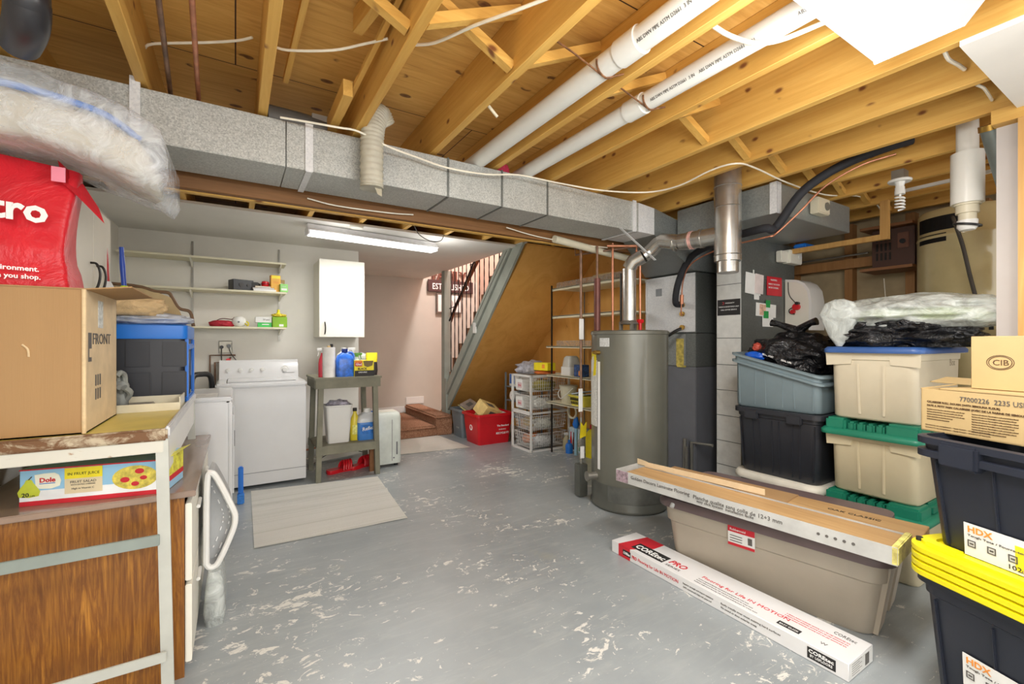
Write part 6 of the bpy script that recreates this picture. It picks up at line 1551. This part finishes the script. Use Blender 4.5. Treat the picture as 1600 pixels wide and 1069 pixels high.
for nm, lab, loc, rot, s_, m in (
    ('cardboard_piece', 'tan printed carton tipped up out of the red recycling bin', (2.72, 5.0, .40), (.5, .35, .3), (.28, .20, .16), mat('straw_carton', (224, 196, 128), .7, var=.08, vs=12)),
    ('cardboard_piece', 'grey flat carton leaning out of the grey recycling bin', (2.66, 5.40, .42), (.5, -.2, .5), (.24, .16, .05), mat('grey_carton', (140, 128, 118), .6, var=.1, vs=14)),
    ('folded_paper', 'colourful folded flyer sticking out of the grey recycling bin', (2.58, 5.38, .38), (.3, .5, .2), (.12, .20, .012), mat('flyer_print', (206, 196, 120), .5, var=.4, vs=30)),
    ('folded_paper', 'white torn paper lying in the right side of the red bin', (2.90, 4.98, .365), (.2, .1, .4), (.12, .1, .02), PAPER),
    ('cardboard_piece', 'brown torn carton low inside the red bin under the tan one', (2.68, 5.08, .30), (.1, -.2, .8), (.26, .22, .05), CARDL)):
    t = thing(nm, lab, 'scrap', loc, 0, None, rot)
    b = B(); b.box(-s_[0] / 2, s_[0] / 2, -s_[1] / 2, s_[1] / 2, -s_[2] / 2, s_[2] / 2, .003, seg=1); b.build('sheet', m, t)
    b = B(); b.box(-s_[0] * .2, s_[0] * .25, -s_[1] / 2 - .0008, -s_[1] / 2, -s_[2] * .2, s_[2] * .25); b.box(-s_[0] * .25, s_[0] * .2, -s_[1] * .2, s_[1] * .2, s_[2] / 2, s_[2] / 2 + .0008); b.build('print', INKG, t)

# --- wire basket drawer unit
bu = thing('basket_unit', 'white frame with four pull-out wire baskets beside the red bin', 'basket unit', (3.155, 4.45, 0), RZ)
# local x in -Y (width .40), local y inward (+X, depth .55)
b = B(); hw, hd, HH = .20, .275, .885; s = .011
for y in (-hd, hd):
    for x in (-hw, hw): b.box(x - s, x + s, y - s, y + s, 0, HH)
    for z in (s, .445, HH - s): b.box(-hw, hw, y - s, y + s, z - s, z + s) if (y > 0 or z != .445) else b.box(-hw, hw, y - s, y + s, z - .02, z + .02)
for x in (-hw, hw):
    for z in (s, .445, HH - s): b.box(x - s, x + s, -hd, hd, z - s, z + s)
b.build('frame', WHITE, bu)
def wires(t, w, d, h, z, r=.0022, nx=12, ny=16, nz=4, x0=0, y0=0):
    b = B()
    def q(a, c, rr=r): b.tube([a, c], rr, 4, caps=False)
    for i in range(nx + 1):
        x = x0 - w / 2 + w * i / nx; xb = x0 + (x - x0) * .92
        q((xb, y0 - d * .46, z), (x, y0 - d / 2, z + h)); q((xb, y0 + d * .46, z), (x, y0 + d / 2, z + h)); q((xb, y0 - d * .46, z), (xb, y0 + d * .46, z))
    for i in range(ny + 1):
        y = y0 - d / 2 + d * i / ny; yb = y0 + (y - y0) * .92
        q((x0 - w * .46, yb, z), (x0 - w / 2, y, z + h)); q((x0 + w * .46, yb, z), (x0 + w / 2, y, z + h))
    for k in range(nz + 1):
        f = k / nz; ww = w * (.92 + .08 * f) / 2; dd = d * (.92 + .08 * f) / 2; zz = z + h * f; rr = r * 1.9 if k == nz else r
        for a, c in (((-ww, -dd), (ww, -dd)), ((ww, -dd), (ww, dd)), ((ww, dd), (-ww, dd)), ((-ww, dd), (-ww, -dd))):
            q((x0 + a[0], y0 + a[1], zz), (x0 + c[0], y0 + c[1], zz), rr)
    return b.build('wire_basket', WHITE, t)
for k, z in enumerate((.035, .24, .48, .69)): wires(bu, .36, .52, .165, z)
cols = [((196, 120, 70), 'rust brown bundle'), ((214, 214, 214), 'white plastic bag'), ((176, 150, 90), 'tan packet'), ((190, 190, 180), 'grey packet'), ((206, 206, 200), 'white carton with red print'), ((214, 208, 190), 'cream pouch'), ((214, 216, 212), 'white box with red letters'), ((150, 140, 60), 'olive patterned bag')]
for k, (c, nm) in enumerate(cols):
    lv = k // 2; z = (.042, .247, .487, .697)[lv]; yy = 4.545 if k % 2 == 0 else 4.38; xx = 3.08 if k % 2 == 0 else 3.16
    m = crinkle('packet_%d' % k, c, .6, 16, .6, var=.3)
    if k in (4, 6):
        t = carton('packet', '%s in the %s wire basket' % (nm, ('lowest', 'second', 'third', 'top')[lv]), 'carton', (xx - .08, yy - .02, z), .14, .22, .13, PAPER, RZ, band=(.3, .95, .2, .7), bandm=mat('pale_print', (214, 190, 190), .6), text='MAX', tm=INKR, ts=(.4, .35, .45))
    else:
        o = blob('packet', m, None, .30 if k % 2 else .2, .15, .13, 40 + k, amp=.2, sub=3, pw=3, loc=(xx, yy, z)); tag(o, '%s in the %s wire basket of the white frame' % (nm, ('lowest', 'second', 'third', 'top')[lv]), 'packet')
yb2 = carton('yellow_carton', 'bright yellow carton on top of the wire basket unit', 'carton', (3.12, 4.32, .935), .22, .14, .09, INKY, RZ + .2, band=(.6, .8, .3, .8), bandm=INKO)
o = blob('orange_cloth', crinkle('burnt_orange_cloth', (206, 110, 50), .8, 14, .6), None, .26, .20, .05, 51, amp=.2, sub=3, loc=(3.14, 4.34, .886)); tag(o, 'burnt orange folded cloth beneath the yellow carton', 'cloth')
o = blob('plastic_bag', sheer('greyish_film', (196, 196, 206), .7, .2, 14), None, .42, .26, .17, 52, amp=.3, sub=4, loc=(3.12, 4.56, .886)); tag(o, 'crumpled clear plastic bags on top of the wire basket unit', 'plastic bag')
# --- grey rack behind with paper goods
rk = thing('utility_rack', 'narrow grey rack holding paper rolls behind the wire basket unit', 'rack', (3.22, 4.93, 0), RZ)
b = B()
for x in (-.17, .17):
    for y in (-.17, .17): b.box(x - .009, x + .009, y - .009, y + .009, 0, .87)
b.build('frame', GREYP, rk)
for z in (.05, .30, .50, .68):
    b = B(); b.box(-.17, .17, -.175, .17, z, z + .012); b.build('shelf', GREYP, rk)
carton('tissue_pack', 'blue and white tissue pack on the top shelf of the grey rack', 'pack', (3.17, 4.95, .6925), .22, .18, .16, PAPER, RZ, band=(.05, .6, .2, .98), bandm=INKBL)
pr = thing('paper_roll', 'white paper roll lying on the middle shelf of the grey rack', 'paper roll', (3.14, 4.94, .575))
b = B(); b.cyl((-.09, 0, 0), (.14, 0, 0), .062, n=24); b.build('roll', mat('tissue_white', (236, 234, 230), .9), pr)
b = B(); b.cyl((-.092, 0, 0), (-.089, 0, 0), .018); b.build('core', APPG, pr)
# --- steel shelving behind the heater
su = thing('shelving_unit', 'tall steel shelving unit with cream boards behind the water heater', 'shelving', (3.33, 3.62, 0))
for x in (-.22, .27):
    for y in (-.56, .545):
        b = B(); b.box(x - .012, x + .012, y - .002, y, 0, 1.92); b.box(x - .012, x - .010, y - .014 if y > 0 else y, y if y > 0 else y + .014, 0, 1.92); b.build('post', DKMETAL if x < 0 else STEEL, su)
for z in (1.885, 1.57, 1.225, .905, .60):
    lo = z < 1.3
    b = B(); x0 = -.33 if lo else -.215
    b.box(x0, .27, -.58, .50 if lo else .55, z - .012, z, .002); b.box(x0, x0 + .006, -.58, .50 if lo else .55, z - .032 if not lo else z - .02, z); b.build('shelf_board', CREAMSH, su)
for z in (1.886, 1.226):
    b = B(); b.box(-.2, -.196, -.1 if z < 1.5 else -.55, .48, z, z + .06); b.build('side_guard', sheer('dusty_acrylic', (190, 176, 160), .3, .2, 20), su)
b = B(); b.box(3.14, 3.4, 3.25, 3.5, 1.886, 1.96, .002); tag(b.build('shelf_carton', CARDL), 'flat tan carton on the topmost steel shelf near the flue', 'carton')
p = px(886, 583, 3.1)
ap = thing('kitchen_appliance', 'translucent white domed appliance on the steel shelf left of the heater', 'appliance', (3.16, p.y, .906))
b = B(); b.loft([rrect(.18, .16, .02, 0), rrect(.18, .16, .02, .09)]); b.build('base', WHITE, ap)
b = B(); b.loft([rrect(.17, .15, .03, .09), rrect(.14, .12, .03, .19), rrect(.10, .08, .02, .21)]); b.build('dome', mat('cloudy_dome', (196, 194, 186), .2), ap)
p = px(904, 585, 3.05)
carton('coffee_box', 'dark blue carton with small pictures on the steel shelf by the gas pipe', 'carton', (3.09, p.y, .906), .13, .1, .125, mat('navy_carton', (46, 70, 110), .4, var=.5, vs=40), RZ, band=(.6, .9, .1, .5), bandm=INKO)
p = px(886, 628, 3.12)
bk = thing('bucket', 'beige plastic bucket with handle on the steel shelf', 'bucket', (3.14, p.y, .6005))
b = B(); b.lathe([(.075, 0), (.095, .17), (.102, .172), (.102, .182), (.09, .182), (.07, .01)], 28); b.build('pail', mat('beige_pail', (206, 200, 176), .4), bk)
b = B(); b.lathe([(.103, .178), (.103, .19), (.0, .195)], 28); b.build('lid', mat('grey_beige_lid', (180, 174, 152), .4), bk)
b = B(); b.tube([(-.02, .10, .165), (-.09, .07, .10), (-.11, 0, .05), (-.09, -.07, .10), (-.02, -.10, .165)], .005, 8, k=4); b.build('handle', WHITE, bk)
p = px(908, 632, 3.08)
yk = thing('yellow_basket', 'yellow slotted basket filled with papers on the steel shelf', 'basket', (3.10, p.y, .6005), RZ)
b = B(); b.loft([rrect(.20, .14, .015, 0), rrect(.24, .18, .02, .10), rrect(.26, .20, .02, .10), rrect(.26, .20, .02, .112), rrect(.23, .17, .02, .112), rrect(.19, .13, .015, .01)]); b.build('tray', mat('soft_yellow', (226, 214, 80), .4), yk)
b = B()
for i in range(7):
    for z in (.02, .06): b.box(-.085 + .026 * i, -.072 + .026 * i, -.092 - (z - .02) * .25 * 0 - (.004 if z > .05 else -.008), -.07, z, z + .028)
b.build('slots', mat('slot_dark', (70, 64, 30), .7), yk)
b = B(); b.bar((-.09, 0, .12), (.10, .0, .16), .15, .012); b.bar((-.07, 0, .10), (.11, .0, .13), .15, .012); b.build('papers', mat('blue_grey_papers', (180, 190, 200), .7, var=.2, vs=60), yk)
def floor_item(u, v): p = pz(u, v, 0); return p
p = floor_item(896, 706)
cc = thing('soda_carton', 'drinks carton with red and green bottle print on the floor under shelves', 'carton', (p.x + .09, p.y, 0), RZ)
b = B(); b.box(-.12, .12, -.06, .06, 0, .27, .002); b.build('carton', mat('sky_carton', (200, 216, 226), .4, var=.1, vs=20), cc)
for x, m in ((-.08, REDP), (-.03, mat('cola_brown', (90, 30, 20), .4)), (.03, INKO), (.08, mat('bottle_green', (60, 140, 70), .4))):
    b = B(); b.prism([(x - .018, .02), (x + .018, .02), (x + .018, .12), (x + .008, .17), (x + .008, .22), (x - .008, .22), (x - .008, .17), (x - .018, .12)], 'Y', -.062, -.0605); b.build('bottle_print', m, cc)
p = floor_item(916, 716)
jug('yellow_jug', 'yellow cleaning jug on the floor beside the gas valve', (p.x + .08, p.y, 0), .13, .10, .36, mat('bright_yellow_jug', (230, 210, 30), .35), REDP, rz=RZ, txt_=None)
p = floor_item(881, 702)
sbt = thing('sprayer_bottle', 'beige bottle with white top on the floor under the steel shelf', 'bottle', (p.x + .04, p.y, 0))
b = B(); b.lathe([(.045, 0), (.045, .10), (.025, .15), (.02, .17)], 20); b.build('bottle', mat('beige_bottle', (178, 168, 134), .4), sbt)
b = B(); b.lathe([(.03, .17), (.035, .19), (.0, .2)], 16); b.build('cap', WHITE, sbt)
p = px(889, 640, 3.1)
pm = thing('plunger_vacuum', 'blue and clear hand vacuum tube hanging below the steel shelf', 'vacuum', (3.2, p.y, .02))
b = B(); b.cyl((0, 0, .0), (0, 0, .30), .02, n=14); b.build('clear_tube', mat('pale_blue_tube', (150, 190, 210), .3), pm)
b = B(); b.lathe([(.022, .30), (.04, .34), (.02, .42), (0, .43)], 16); b.build('blue_head', BLUEP, pm)
rg = thing('white_hose_ring', 'white coiled hose ring hanging under the lowest steel shelf', 'hose', (3.16, p.y + .02, .50))
b = B(); b.tube([(.0, .07 * math.cos(a * PI / 10), .07 * math.sin(a * PI / 10) - .0) for a in range(21)], .012, 8); b.build('ring', mat('ring_ivory', (214, 208, 186), .4), rg)
bc = thing('blue_cap_cluster', 'bright blue plastic cap on the floor between basket unit and shelves', 'cap', (3.25, 4.02, 0))
b = B(); b.lathe([(.04, 0), (.045, .08), (.03, .11), (.0, .12)], 16); b.build('cap', BLUEP, bc)
b = B(); b.cyl((0, 0, .12), (0, 0, .15), .015); b.build('stem', BLUEP, bc)
